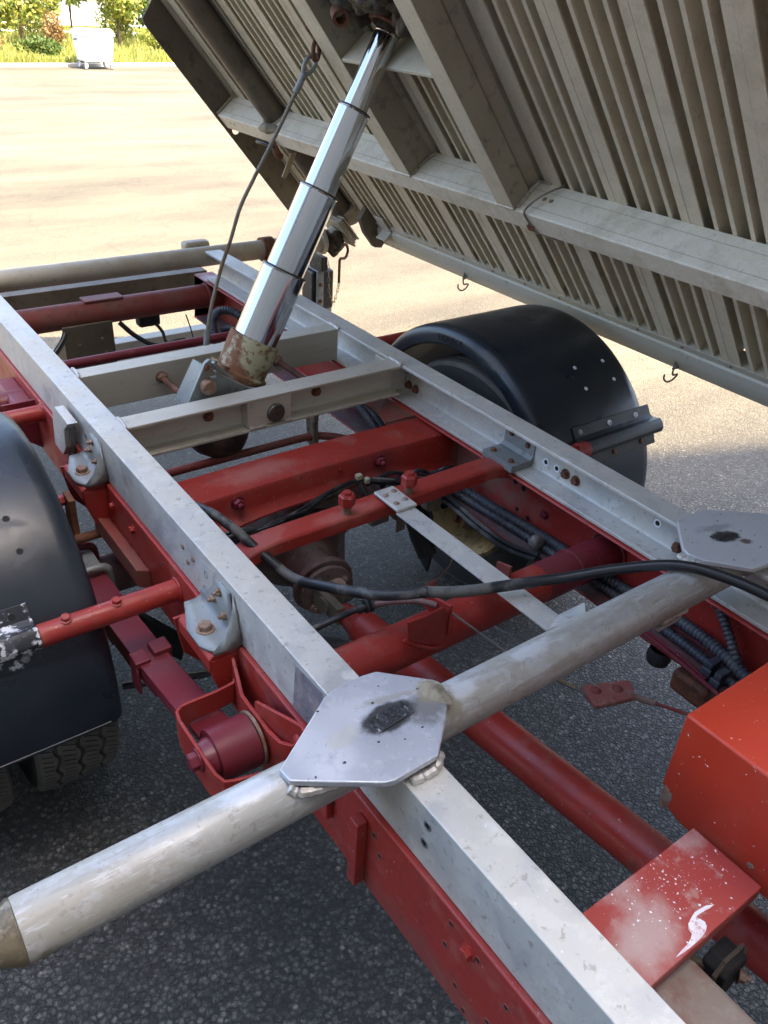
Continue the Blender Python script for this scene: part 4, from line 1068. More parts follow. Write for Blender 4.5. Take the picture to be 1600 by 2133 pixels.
# aluminium strap
sp_ = MB()
S1 = [(.439, -.392), (.487, -.392), (.487, -.465), (.439, -.468)]
ST = link('flat_strap', sp_.prism([(.437, -.475), (.484, -.475), (.488, -.886), (.440, -.905)], -.0815, -.0775, lambda p, q, s: (p, q, s)), m_alu, T, bevel=.0008, label='flat aluminium strap from the red bar to the front tube')
sc_ = MB().add([(.440, -.905, -.0815), (.488, -.886, -.0815), (.532, -.905, -.060), (.510, -.928, -.060), (.440, -.905, -.0775), (.488, -.886, -.0775), (.530, -.903, -.056), (.508, -.926, -.056)],
               [(3, 2, 1, 0), (4, 5, 6, 7), (0, 1, 5, 4), (1, 2, 6, 5), (2, 3, 7, 6), (3, 0, 4, 7)])
link('strap_end', sc_, m_alu, ST)
cp = link('riveted_plate', MB().box(.438, .490, -.478, -.392, -.0770, -.0695), m_alu, ST, bevel=.003)
for (x, y) in [(.451, -.418), (.477, -.412), (.452, -.455), (.478, -.450)]: fit('rivet', 'rivet', (x, y, -.0695), (0, 0, 1), .0068, m_rust_l, cp)
# big round cross tube
GT = link('round_cross_tube', MB().lathe((-.002, -.705, -.190), (1, 0, 0), [(0, .041), (.864, .041)], 48), m_red, T, label='large red round cross tube')
link('end_sleeve', MB().lathe((.640, -.705, -.190), (1, 0, 0), [(0, .0412), (.002, .0418), (.222, .0418)], 48), m_maroon, GT)
weld([(.735, -.705 - .0425 * math.cos(a), -.19 + .0425 * math.sin(a)) for a in [x_ * .35 for x_ in range(-1, 9)]], .003, GT, m_maroon, 4)
weld([(.857, -.705 - .046 * math.cos(a), -.19 + .046 * math.sin(a)) for a in [x_ * .35 for x_ in range(-3, 9)]], .004, GT, m_maroon, 4)
link('tube_tab', MB().prism([(-.700, -.152), (-.662, -.160), (-.662, -.128), (-.700, -.118)], .555, .561, X), m_red_d, GT, bevel=.001)
cbk = plate_mesh('cable_bracket', [(.255, -.085), (.300, -.095), (.345, -.098), (.360, -.118), (.362, -.185), (.335, -.185), (.262, -.130)], [], .005, lambda p, q, h: (p, -.752 + h + (p - .3) * .12, q + .0))
CBK = link('cable_bracket', cbk, m_red, GT, bevel=.0015)
link('bracket_return', MB().prism([(-.748, -.10), (-.675, -.118), (-.675, -.150), (-.72, -.16), (-.748, -.17)], .3600, .3655, X), m_red, GT, bevel=.001)
weld([(.262, -.742, -.14), (.285, -.750, -.156), (.320, -.752, -.178), (.345, -.748, -.19)], .0045, GT, m_red)
fit('adjuster_nut', 'nut', (.366, -.715, -.125), (.9, -.35, -.2), .008, m_red, CBK)

# --- hoses and cables that cross the frame
link('brake_hose', MB().tube(sm([(.045, -.10, -.13), (.080, -.20, -.085), (.106, -.335, -.055), (.150, -.43, -.10), (.178, -.50, -.125), (.190, -.60, -.085), (.235, -.70, -.055), (.30, -.745, -.045)], 10), .0100, 14), m_hose, T, label='dusty stiff hose crossing under the red bar')
link('brake_hose', MB().tube(sm([(.30, -.745, -.045), (.36, -.775, -.048), (.436, -.800, -.050), (.490, -.825, -.045)], 10), .0102, 14), m_hose, T)
link('long_black_hose', MB().tube(sm([(.487, -.823, -.045), (.53, -.852, -.035), (.595, -.905, -.008), (.655, -.975, .022), (.690, -1.045, .030), (.720, -1.14, .025), (.755, -1.26, .00)], 10), .0098, 16), m_hose2, T, label='glossy black hose arching over the front tube')
link('handbrake_cable', MB().tube(sm([(.10, -.60, -.17), (.162, -.621, -.15), (.225, -.632, -.135), (.255, -.640, -.130)], 6), .0062, 10), m_hose, T)
link('cable_grommet', MB().tube(sm([(.235, -.634, -.133), (.245, -.637, -.131)], 2), .0095, 12).tube(sm([(.249, -.638, -.13), (.254, -.639, -.13)], 2), .0125, 14).tube(sm([(.259, -.641, -.13), (.264, -.642, -.13)], 2), .0120, 14), m_hose, T)
link('handbrake_cable', MB().tube(sm([(.262, -.642, -.130), (.300, -.662, -.122), (.335, -.690, -.118), (.358, -.712, -.122)], 6), .0062, 10), M('pinkish_dusty_cable', (.22, .13, .12), .6, 0, [('n', 30, .5, .62, (.10, .06, .06), .6)]), T)
wr = link('brake_rod', MB().tube([(.37, -.716, -.126), (.47, -.83, -.22), (.575, -.925, -.285)], .0022, 6), m_galv, T)
link('brake_rod', MB().tube([(.610, -.925, -.285), (.60, -.80, -.30), (.59, -.60, -.33)], .0018, 6), m_galv, T)
link('brake_rod', MB().tube([(.575, -.90, -.290), (.55, -.80, -.30)], .0048, 8), M('brassy_rod', (.28, .20, .09), .5, .6), T)
EQ = link('brake_equaliser', MB().prism([(.571, -.954), (.580, -.912), (.591, -.899), (.676, -.936), (.683, -.945), (.660, -.975), (.650, -.979)], -.300, -.288, lambda p, q, s: (p, q, s)), M('faded_pinkish_red', (.34, .12, .10), .65, 0, [('n', 40, .5, .62, (.42, .24, .2), .6), ('n', 90, .58, .66, (.12, .06, .05), .6)], [(90, .3, .002)]), T, bevel=.004, label='small faded red plate where the brake rods meet')
for (x, y) in [(.602, -.925), (.642, -.945)]: fit('bolt_head', 'rivet', (x, y, -.288), (0, 0, 1), .011, m_red_d, EQ)
link('brake_rod', MB().tube([(.650, -.965, -.292), (.675, -1.01, -.290)], .0062, 8), m_rust_l, T)
link('brake_rod', MB().tube([(.675, -1.01, -.290), (.72, -1.10, -.285), (.80, -1.26, -.28)], .0035, 8), m_red_d, T)
cs = []; n = 34
A0, A1 = V((.545, -.452, -.35)), V((.603, -.434, -.35))
dd = (A1 - A0).normalized(); e1 = dd.cross(V((0, 0, 1))).normalized(); e2 = dd.cross(e1)
for i in range(n * 10 + 1):
    a = 2 * math.pi * i / 10
    cs.append(A0 + dd * ((A1 - A0).length * i / (n * 10)) + (e1 * math.cos(a) + e2 * math.sin(a)) * .0085)
link('return_spring', MB().tube(cs, .0011, 4), m_red_d, T, ang=180)
link('spring_wire', MB().tube([A1, V((.66, -.42, -.33)), V((.69, -.40, -.30))], .0012, 5), m_red_d, T)
rc_ = random.Random(8)
for k in range(6):
    def jt(a=.010): return rc_.uniform(-a, a)
    P = [(.09, -.235 + jt(.02), -.20 + jt(.02)), (.17, -.245 + jt(.016), -.185 + jt(.014)), (.263, -.256 + jt(.012), -.178 + jt(.012)), (.36, -.240 + jt(), -.172 + jt()), (.45, -.215 + jt(), -.166 + jt(.006)), (.535, -.202 + jt(.006), -.168 + jt(.006)), (.60, -.225 + jt(.014), -.178 + jt(.014)), (.68, -.25 + jt(.014), -.185 + jt(.014)), (.76, -.28 + jt(), -.20 + jt())]
    link('cable', MB().tube(sm(P, 8), [.0046, .0036, .0052, .0030, .0042, .0036][k], 8), m_wire if k % 3 else m_hose, T)
link('cable', MB().tube(sm([(.53, -.215, -.17), (.54, -.245, -.20), (.575, -.255, -.205), (.60, -.235, -.18)], 8), .005, 8), m_wire, T)
link('brake_pipe', MB().tube(sm([(.12, -.205, -.205), (.20, -.190, -.20), (.32, -.165, -.195), (.50, -.16, -.195)], 8), .0032, 8), m_red, T)
link('cable_tie', MB().box(.524, .540, -.212, -.198, -.162, -.148).box(.543, .556, -.222, -.208, -.172, -.158), M('cream_plastic', (.45, .43, .30), .5), T, bevel=.003)
for k in range(5):
    x = .62 + k * .035; y = -.215 - k * .012
    link('cable', MB().tube(sm([(x - .05, y + .03, -.20 - .01 * (k % 3)), (x, y, -.165 - .012 * (k % 2)), (x + .05, y - .015, -.18 - .014 * (k % 3)), (x + .11, y - .03, -.21)], 6), .0055, 8), m_wire if k % 2 else m_hose2, T)
link('small_tab', MB().box(.532, .558, -.362, -.359, -.225, -.165), m_body_d, T, bevel=.002)
for (x, y, w_) in [(.44, -.36, .05), (.50, -.37, .045), (.585, -.375, .04)]:
    link('dark_bracket', MB().box(x, x + w_, y - .03, y, -.165, -.118), m_body_d, T, bevel=.006)

# --- axle, differential, shaft
m_axle = M('dusty_red_brown_casting', (.12, .055, .050), .65, .0, [('n', 8, .42, .58, (.20, .155, .135), .8), ('n', 26, .55, .66, (.04, .025, .022), .6)], [(40, .4, .004)])
AX = link('rear_axle', MB().lathe((-.10, 0, -.36), (1, 0, 0), [(0, .045), (.30, .048), (.40, .085), (.46, .115), (.56, .120), (.66, .105), (.74, .07), (.80, .048), (1.06, .045)], 36), m_axle, T)
link('differential_nose', MB().lathe((.420, -.08, -.370), (-.12, -1, -.06), [(0, .125), (.05, .112), (.09, .082), (.14, .062), (.175, .058), (.18, .075), (.19, .078), (.198, .075), (.20, .03)], 36), m_axle, AX)
for k in range(3):
    a = .6 + k * .7
    link('cast_rib', MB().prism([(-.02, .09), (-.14, .075), (-.16, .055), (-.02, .06)], -.005, .005, lambda p, q, s, a=a: (.425 + math.cos(a) * q * 1.25 - math.sin(a) * s, p, -.365 + math.sin(a) * q * 1.25 + math.cos(a) * s)), m_axle, AX, bevel=.002)
dp = plate_mesh('axle_plate', [(.455, -.34), (.565, -.24), (.575, -.60), (.50, -.60)], [circ(.530, -.395, .016)], .008, lambda p, q, h: (p, -.105 + h, q))
link('axle_plate', dp, m_axle, AX, bevel=.002)
link('axle_wing', MB().prism([(.42, -.235), (.50, -.225), (.60, -.275), (.60, -.30), (.50, -.26)], -.16, -.03, Y), m_body_d, AX, bevel=.004)
YK = link('shaft_yoke', MB().lathe((.395, -.285, -.382), (-.12, -1, -.0), [(0, .03), (.0, .066), (.012, .066), (.014, .03), (.03, .028)], 28), m_axle, AX)
for a in range(4):
    fit('bolt_head', 'nut', (.393 + .05 * math.cos(a * 1.57 + .6), -.299, -.382 + .05 * math.sin(a * 1.57 + .6)), (-.12, -1, 0), .0085, m_galv if a % 2 else m_rust_l, YK)
link('universal_joint', MB().tube([(.345, -.345, -.372), (.425, -.335, -.372)], .020, 16).tube([(.388, -.34, -.42), (.388, -.34, -.33)], .020, 16).box(.352, .372, -.40, -.30, -.395, -.350), m_body_d, YK)
fit('bearing_cap', 'disc', (.390, -.345, -.328), (-.2, -.4, 1), .017, m_rust_l, YK)
sh = MB()
p0, p1 = V((.385, -.375, -.385)), V((.455, -1.395, -.335))
sd_ = (p1 - p0)
sh.lathe(p0, sd_, [(0, .022), (.03, .028), (.07, .036), (.075, .040), (1.9, .040)], 44)
link('drive_shaft', sh, m_red, T, label='long red tubular drive shaft running forward')
link('brake_hose', MB().tube(sm([(.18, -.56, -.25), (.205, -.63, -.22), (.24, -.66, -.24)], 5), .02, 12), m_rubber, T)

# --- leaf spring, shackle and brackets, left
SX0, SX1 = -.112, -.052
def leaf(z0, th, y0, y1, cam_, inset, m, name='spring_leaf'):
    mb = MB(); n = 20; vs_ = []; fs = []
    for i in range(n + 1):
        t = i / n; y = y0 + (y1 - y0) * t
        tt = (y + .0) / .72
        z = z0 + cam_ * tt * tt
        vs_ += [(SX0 + inset, y, z), (SX1 - inset, y, z), (SX1 - inset, y, z - th), (SX0 + inset, y, z - th)]
    for i in range(n):
        for k in range(4):
            fs.append((i * 4 + k, i * 4 + (k + 1) % 4, (i + 1) * 4 + (k + 1) % 4, (i + 1) * 4 + k))
    fs += [(0, 1, 2, 3), tuple(range(n * 4, n * 4 + 4))]
    return mb.add(vs_, fs)
LS = link('leaf_spring', leaf(-.290, .012, -.735, .72, .095, 0, m_maroon), m_maroon, T, bevel=.002, label='maroon leaf spring beside the left wheel')
for k, (a, b_) in enumerate([(-.62, .62), (-.50, .5), (-.38, .38), (-.26, .26)]):
    link('spring_leaf', leaf(-.3025 - .0135 * k, .012, a, b_, .090, .001 * (k + 1), m_maroon), m_maroon, LS, bevel=.0015)
link('spring_clip', MB().box(-.120, -.113, -.440, -.403, -.325, -.262).box(-.051, -.044, -.430, -.393, -.325, -.262).box(-.120, -.090, -.440, -.403, -.2615, -.247).box(-.080, -.044, -.430, -.393, -.2615, -.245), m_maroon, LS, bevel=.003)
for y in (-.085, .010):
    link('u_bolt', MB().tube(sm([(-.118, y, -.39), (-.120, y, -.30), (-.112, y, -.275), (-.082, y, -.270), (-.052, y, -.275), (-.044, y, -.30), (-.046, y, -.39)], 6), .009, 12), m_galv if y < 0 else m_maroon, LS)
link('spring_seat', MB().box(-.11, -.054, -.07, -.0, -.289, -.278), m_galv, LS, bevel=.002)
# spring eye with bushing and hanger
EYc = V((-.082, -.758, -.188))
eye = MB().lathe(EYc + V((-.035, 0, 0)), (1, 0, 0), [(0, .028), (0, .044), (.066, .044), (.066, .028)], 44)
link('spring_eye', eye, m_maroon, LS)
link('bushing', MB().lathe(EYc + V((-.052, 0, 0)), (1, 0, 0), [(0, .012), (0, .030), (.014, .033), (.10, .033), (.104, .034), (.104, .012)], 36), m_maroon, LS)
link('bushing_rubber', MB().lathe(EYc + V((.033, 0, 0)), (1, 0, 0), [(0, .033), (0, .046), (.005, .046), (.005, .033)], 36), m_rust_l, LS)
fit('bolt_head', 'hex', (-.143, -.768, -.168), (-1, 0, 0), .0145, m_maroon, LS)
# hanger : rectangular strap frame round the eye
def strap_loop(pts, w_, th, m, name, parent, closed=False):
    """flat strap: pts in (x,y) bent path, strap height w_ centred on z per point"""
    mb = MB(); n = len(pts); vs_ = []; fs = []
    for i in range(n):
        a = V(pts[max(i - 1, 0)][:2]); b_ = V(pts[min(i + 1, n - 1)][:2])
        d = (b_ - a).normalized(); nn = V((-d.y, d.x)) * th / 2
        x, y, z, w2 = pts[i]
        vs_ += [(x + nn.x, y + nn.y, z + w2), (x - nn.x, y - nn.y, z + w2), (x - nn.x, y - nn.y, z - w2), (x + nn.x, y + nn.y, z - w2)]
    for i in range(n - 1):
        for k in range(4):
            fs.append((i * 4 + k, i * 4 + (k + 1) % 4, (i + 1) * 4 + (k + 1) % 4, (i + 1) * 4 + k))
    fs += [(0, 1, 2, 3), tuple(range((n - 1) * 4, n * 4))]
    return link(name, mb.add(vs_, fs), m, parent, bevel=.0012)
z_ = -.186
HG = strap_loop([(-.012, -.600, z_ + .035, .024), (-.014, -.625, z_ + .03, .024), (-.017, -.648, z_ + .015, .022), (-.028, -.656, z_ + .005, .021), (-.060, -.655, z_, .021), (-.105, -.655, z_, .022), (-.122, -.658, z_, .024), (-.133, -.668, z_, .027), (-.138, -.690, z_, .030), (-.139, -.730, z_, .034), (-.139, -.790, z_, .034),
                 (-.137, -.815, z_, .030), (-.130, -.829, z_, .024), (-.115, -.834, z_, .022), (-.060, -.846, z_, .020), (-.030, -.852, z_, .020), (-.0125, -.860, z_, .020)], .05, .0055, m_red, 'spring_hanger', T)
HG['label'] = 'red strap hanger round the spring eye'
strap_loop([(-.0125, -.608, z_ + .045, .028), (-.018, -.635, z_ + .035, .030), (-.024, -.665, z_ + .012, .034), (-.034, -.700, z_ - .005, .042), (-.036, -.740, z_ - .01, .050), (-.036, -.790, z_ - .01, .050), (-.033, -.822, z_ - .004, .046), (-.024, -.838, z_ + .005, .040), (-.0125, -.845, z_ + .012, .035)], .08, .0065, m_red, 'hanger_plate', HG)
strap_loop([(-.031, -.742, z_ + .030, .028), (-.029, -.765, z_ + .036, .032), (-.026, -.800, z_ + .044, .038), (-.019, -.832, z_ + .050, .040), (-.0125, -.850, z_ + .052, .038), (-.0122, -.885, z_ + .055, .028)], .05, .0055, m_red, 'hanger_plate', HG)
fit('bolt_head', 'rivet', (-.0165, -.612, -.140), (-1, -.2, .1), .012, m_red, HG)
fit('bolt_head', 'rivet', (-.0175, -.848, -.128), (-1, .2, .1), .013, m_red, HG)
link('welded_block', MB().box(-.020, -.0085, -.935, -.905, -.215, -.085), m_red, T, bevel=.002)
link('welded_block', MB().box(-.026, -.0085, -1.02, -1.0, -.265, -.13), m_red, T, bevel=.002)

# --- twisted galvanised brackets on red outriggers, left side
def twist(y0, label):
    """vertical flange on the web, horizontal foot, joined by a curved fold"""
    mb = MB(); vs_ = []; fs = []
    # section strip from top of vertical flange down and round to the foot tip, for a row of stations along y
    rows = []
    n = 9
    for i in range(n + 1):
        t = i / n; y = y0 + .045 - .150 * t
        top = -.085 + .068 * min(1, max(0, (t - .05) / .42)) ** 1.3
        if t > .85: top = -.096
        foot = .036 + .026 * min(1, t / .45)
        if t > .80: foot *= 1 - .25 * (t - .8) / .2
        lift = .020 * max(0, (t - .72) / .28) ** 1.5
        P = [(-.0015, max(top, -.094)), (-.0015, -.088), (-.004, -.098), (-.012, -.1025), (-foot * .6, -.1030), (-foot, -.1030 + lift * .2)]
        rows.append([(p[0], y, p[1]) for p in P])
    m_ = len(rows[0])
    for r_ in rows: vs_ += r_
    for i in range(n):
        for k in range(m_ - 1):
            fs.append((i * m_ + k, i * m_ + k + 1, (i + 1) * m_ + k + 1, (i + 1) * m_ + k))
    # curled front cheek
    e = rows[-1]
    base = len(vs_)
    ck = [(-.0015, y0 - .108, -.018), (-.010, y0 - .112, -.050), (-.026, y0 - .113, -.080), (-.050, y0 - .100, -.1025)]
    mb.add(vs_, fs)
    c0 = [(p[0], p[1], p[2]) for p in e]
    q = [(-.0015, y0 - .080, -.016), (-.006, y0 - .087, -.036), (-.016, y0 - .093, -.058), (-.030, y0 - .097, -.082), (-.050, y0 - .099, -.1015)]
    mid_ = [(-.0015, y0 - .094, -.050), (-.008, y0 - .102, -.066), (-.018, y0 - .107, -.082), (-.032, y0 - .106, -.095), (-.051, y0 - .102, -.1022)]
    k = [(-.0015, y0 - .105, -.088), (-.004, y0 - .106, -.098), (-.010, y0 - .1065, -.1015), (-.025, y0 - .106, -.1028), (-.046, y0 - .105, -.1030)]
    mb.add(q + mid_ + k, [(i, i + 1, i + 6, i + 5) for i in (0, 1, 2, 3, 5, 6, 7, 8)])
    me = mb.mesh('bent_bracket')
    o = link('bent_bracket', me, m_galv, T, ang=60, label=label)
    s = o.modifiers.new('thickness', 'SOLIDIFY'); s.thickness = .0055; s.offset = 0
    for (dy, dz) in [(-.035, -.037), (-.012, -.066), (-.052, -.076)]:
        fit('bolt_head', 'nut', (-.004, y0 + dy, dz), (-1, 0, 0), .0068, m_rust_l, o)
    fit('bolt_head', 'hex', (-.036, y0 - .040, -.1005), (0, 0, 1), .0125, m_rust_l, o)
    return o
twist(-.535, 'bent galvanised bracket near the front left')
twist(.078, 'bent galvanised bracket further back on the left')
for y0 in (-.535, .078):
    OG = link('outrigger', MB().prism([(-.0085, -.1055), (-.054, -.1055), (-.060, -.112), (-.060, -.138), (-.055, -.138), (-.055, -.115), (-.0085, -.115)], y0 - .103, y0 + .020, Y), m_red, T, bevel=.003)
    link('gusset', MB().prism([(-.0085, -.115), (-.056, -.115), (-.056, -.150), (-.040, -.20), (-.0085, -.25)], y0 - .104, y0 - .098, Y), m_red, OG, bevel=.001)
    link('gusset', MB().prism([(-.0085, -.115), (-.064, -.115), (-.050, -.20), (-.0085, -.25)], y0 + .028, y0 + .034, Y), m_red, OG, bevel=.001)
link('box_section', MB().prism([(-.0085, -.195), (-.036, -.185), (-.038, -.225), (-.0085, -.245)], -.25, .0, Y), m_red_d, T, bevel=.003)
# pad plate with weld
pp = link('edge_pad', MB().prism([(.239, -.040), (.209, -.017), (.116, -.021), (.161, -.056), (.170, -.105), (.203, -.139), (.262, -.137)], -.030, -.0085, lambda p, q, s: (s, p, q)), m_alu, T, bevel=.002)
weld([(-.012, .150, -.044), (-.014, .160, -.075), (-.012, .168, -.104), (-.011, .180, -.125)], .006, pp, m_galv)
# side arms that carry the fenders
for (y, z, x1) in [(-.390, -.150, -.262), (.429, -.130, -.30)]:
    for side in (0, 1):
        sx = (lambda v: v) if not side else (lambda v: .86 - v)
        a = link('fender_arm', MB().tube([(sx(-.008), y, z), (sx(x1), y, z)], .0210, 28), m_red, T)
        ws = [(sx(-.009), y + .0215 * math.cos(k), z + .0215 * math.sin(k)) for k in [j * .6 for j in range(11)]]
        weld(ws, .0035, a, m_red, 3)
        if y < 0:
            for xx in (-.125, -.215): fit('bolt_head', 'hex', (sx(xx), y - .004, z + .0205), (0, -.15, 1), .0085, m_red, a)
# rear left spring bracket
rb = link('rear_spring_bracket', MB().prism([(-.0085, -.135), (-.050, -.135), (-.058, -.145), (-.058, -.20), (-.052, -.20), (-.050, -.143), (-.0085, -.143)], .50, .70, Y), m_maroon, T, bevel=.003)
link('bracket_tube', MB().tube([(-.009, .60, -.165), (-.20, .60, -.165)], .032, 20), m_maroon, rb)
link('gusset', MB().prism([(-.0085, -.12), (-.09, -.12), (-.085, -.20), (-.0085, -.26)], .492, .499, Y), m_maroon, rb, bevel=.001)
link('bracket_bolt', MB().tube([(-.075, .49, -.15), (-.075, .455, -.15)], .012, 8), m_maroon, rb)
# swinging rusty strap left of the outrigger and right counterpart
for (x, y, z) in [(-.085, .015, -.19), (.585, .10, -.165)]:
    lk = plate_mesh('shackle_strap', [(-.020, .05), (.020, .055), (.024, 0), (.018, -.055), (-.004, -.075), (-.022, -.06), (-.016, 0)], [circ(0, .035, .005, 8)], .014, lambda p, q, h, x=x, y=y, z=z: (x + h, y + p, z + q))
    link('shackle_strap', lk, m_leather if x > 0 else m_rust, T, bevel=.002)
link('shackle_bolt', MB().tube([(-.12, .035, -.155), (-.07, .035, -.155)], .012, 6), m_red, T)
link('shackle_bolt', MB().tube([(-.10, -.01, -.235), (-.03, -.01, -.235)], .011, 10), m_rust, T)
link('stabiliser_rod', MB().tube(sm([(.02, .10, -.20), (.20, .104, -.20), (.40, .104, -.20), (.57, .103, -.20), (.62, .08, -.198), (.66, .04, -.20), (.69, -.03, -.21)], 6), .0105, 12), m_red_d, T)
link('stabiliser_link', MB().tube([(-.09, -.22, -.50), (.09, -.285, -.50)], .008, 8), m_wire, T)
link('inner_shield', MB().add([(.00, -.10, -.42), (.055, -.24, -.42), (.07, -.16, -.55), (.02, -.05, -.55), (.01, -.09, -.42), (.065, -.23, -.42), (.08, -.15, -.55), (.03, -.04, -.55)], [(0, 1, 2, 3), (7, 6, 5, 4), (0, 4, 5, 1), (1, 5, 6, 2), (2, 6, 7, 3), (3, 7, 4, 0)]), m_rubber, T)
link('axle_spring_right', MB().box(.912, .972, -.6, .6, -.36, -.31), m_maroon, T, bevel=.003)

# --- front: red plate, box, mount
FPp = link('cross_plate', MB().prism([(.055, -1.284), (.345, -1.284), (.345, -1.389), (.055, -1.389)], -.112, -.1065, lambda p, q, s: (p, q, s)), m_plate_red, T, bevel=.0015, label='scuffed red cross plate with a white paint spill')
link('plate_lip', MB().box(.055, .345, -1.389, -1.383, -.130, -.1125), m_red_d, FPp, bevel=.001)
SPL = [(.272, -1.369), (.262, -1.364), (.252, -1.3625), (.243, -1.3615), (.234, -1.3635), (.224, -1.366), (.218, -1.371), (.216, -1.376), (.210, -1.380), (.200, -1.382), (.188, -1.382), (.176, -1.3835), (.190, -1.3855), (.206, -1.3865), (.222, -1.3865), (.232, -1.385), (.240, -1.381), (.2425, -1.376), (.240, -1.371), (.236, -1.368), (.241, -1.3655), (.250, -1.366), (.262, -1.3685)]
rz = random.Random(11)
SPj = [(a + rz.uniform(-.0007, .0007), b_ + rz.uniform(-.0006, .0006)) for a, b_ in SPL]
link('paint_spill', plate_mesh('paint_spill', SPj, [], .0004, lambda p, q, h: (p, q, -.1064 + h)), M('scuffed_white_spill', (.74, .74, .78), .6, 0, [('n', 150, .52, .62, (.50, .16, .15), .7), ('n', 30, .5, .66, (.62, .45, .46), .6)]), FPp, smooth=False)
fl = MB()
for k in range(260):
    x = rz.gauss(.245, .05); y = rz.gauss(-1.325, .028)
    if not (.07 < x < .340 and -1.385 < y < -1.287): continue
    s = .0004 + .0018 * rz.random() ** 4; a = rz.uniform(0, 3.14); s2 = s * rz.uniform(.3, 1)
    ca, sa = math.cos(a), math.sin(a)
    fl.add([(x + ca * s, y + sa * s, -.1061), (x - sa * s2, y + ca * s2, -.1061), (x - ca * s, y - sa * s, -.1061), (x + sa * s2, y - ca * s2, -.1061)], [(0, 1, 2, 3)])
link('paint_flecks', fl, m_white, FPp, smooth=False)['kind'] = 'stuff'
bx = MB().prism([(-1.216, .043), (-1.216, -.092), (-1.232, -.128), (-1.262, -.137), (-2.1, -.137), (-2.1, .047)], .358, .78, X)
BX = link('red_steel_box', bx, m_orange, T, bevel=.0045, seg=3, label='bright orange red steel box at the lower right')
rs_ = MB()
rg2 = random.Random(4)
blob('rust_chip', (-1.228, -.112), .010, .018, .0008, m_rust_l, BX, lambda p, q, h: (.3578 - h, p, q), 4, .5)
blob('rust_chip', (-1.362, -.105), .005, .005, .0006, m_rust_l, BX, lambda p, q, h: (.3578 - h, p, q), 9, .5)
blob('rust_chip', (.437, .037), .006, .004, .0006, m_rust, BX, lambda p, q, h: (p, -1.2158 + h, q), 7, .6)
link('exhaust_guard', MB().prism([(.17, -.20), (.255, -.20), (.265, -.215), (.265, -.30), (.17, -.30)], -1.9, -1.372, Y), M('dusty_guard', (.26, .22, .19), .75, 0, [('n', 9, .45, .62, (.20, .06, .06), .7), ('n', 40, .5, .64, (.33, .30, .25), .5)], [(60, .2, .002)]), T, bevel=.008)
mt = link('rubber_mount', MB().prism([(.298, -.245), (.312, -.232), (.345, -.232), (.352, -.250), (.350, -.29), (.33, -.305), (.305, -.295)], -1.412, -1.375, Y), m_rubber, T, bevel=.004)
link('mount_clamp', MB().prism([(.292, -.248), (.306, -.226), (.350, -.226), (.358, -.250), (.356, -.292), (.332, -.312), (.300, -.302)], -1.402, -1.396, Y), m_body_d, mt, bevel=.001)
fit('mount_bolt', 'nut', (.335, -1.413, -.265), (.5, -.8, 0), .009, m_rust_l, mt)
fit('mount_bolt', 'nut', (.356, -1.395, -.262), (1, -.2, 0), .009, m_body_d, mt)
link('mount_rod', MB().tube([(.285, -1.36, -.25), (.31, -1.385, -.262)], .006, 10), m_body_d, mt)

# --- wheels and fenders
WC = (-.040, -.386)
def tyre_mesh(x0, x1, Ro, side, seg=132):
    """tread with three zigzag grooves"""
    mb = MB(); W = x1 - x0; c = (x0 + x1) / 2
    prof = []  # (x offset, r, zigzag)
    sh_ = [(-.40, .62), (-.47, .68), (-.50, .78), (-.49, .88), (-.455, .945), (-.42, .975)]
    P = [(W * a, Ro * b_, 0) for a, b_ in sh_]
    for gx in (-.24, 0, .24):
        gw = .022
        P += [(W * (gx - gw) - .0005, Ro * (.992 if gx else .998), 1), (W * (gx - gw * .7), Ro * .965, 1), (W * (gx + gw * .7), Ro * .965, 1), (W * (gx + gw) + .0005, Ro * (.992 if gx else .998), 1)]
    P += [(W * -a, Ro * b_, 0) for a, b_ in reversed(sh_)]
    n = len(P); vs_ = []
    for k in range(seg):
        a = 2 * math.pi * k / seg
        z = (.0035 if (k // 2) % 2 else -.0035)
        for (px, r, zg) in P:
            vs_.append((c + px + zg * z, WC[0] + r * math.cos(a), WC[1] + r * math.sin(a)))
    fs = []
    for k in range(seg):
        k2 = (k + 1) % seg
        for i in range(n - 1):
            fs.append((k * n + i, k * n + i + 1, k2 * n + i + 1, k2 * n + i))
    return mb.add(vs_, fs)
def sipe_mesh(x0, x1, Ro, seg=66):
    mb = MB(); W = x1 - x0; c = (x0 + x1) / 2
    for k in range(seg):
        a = 2 * math.pi * (k + .5) / seg
        for gx, ln, dt in ((-.345, .055, .03), (-.12, .07, .035), (.12, .07, .035), (.345, .055, .03)):
            for s in (-1, 1):
                a0 = a - dt / 2 * s * 0 + (0 if s < 0 else math.pi / seg)
                xs = (c + W * (gx - ln), c + W * (gx + ln))
                w2 = .0016
                r = Ro * .9975 + .0006
                q = []
                for x, aa in ((xs[0], a0 - dt / 2), (xs[1], a0 + dt / 2)):
                    rr = r - (.003 if abs(gx) > .3 else 0)
                    q.append((x, WC[0] + rr * math.cos(aa), WC[1] + rr * math.sin(aa)))
                    q.append((x, WC[0] + rr * math.cos(aa + w2 / Ro * 1.6), WC[1] + rr * math.sin(aa + w2 / Ro * 1.6)))
                mb.add(q, [(0, 1, 3, 2)])
    return mb
Ro = .358
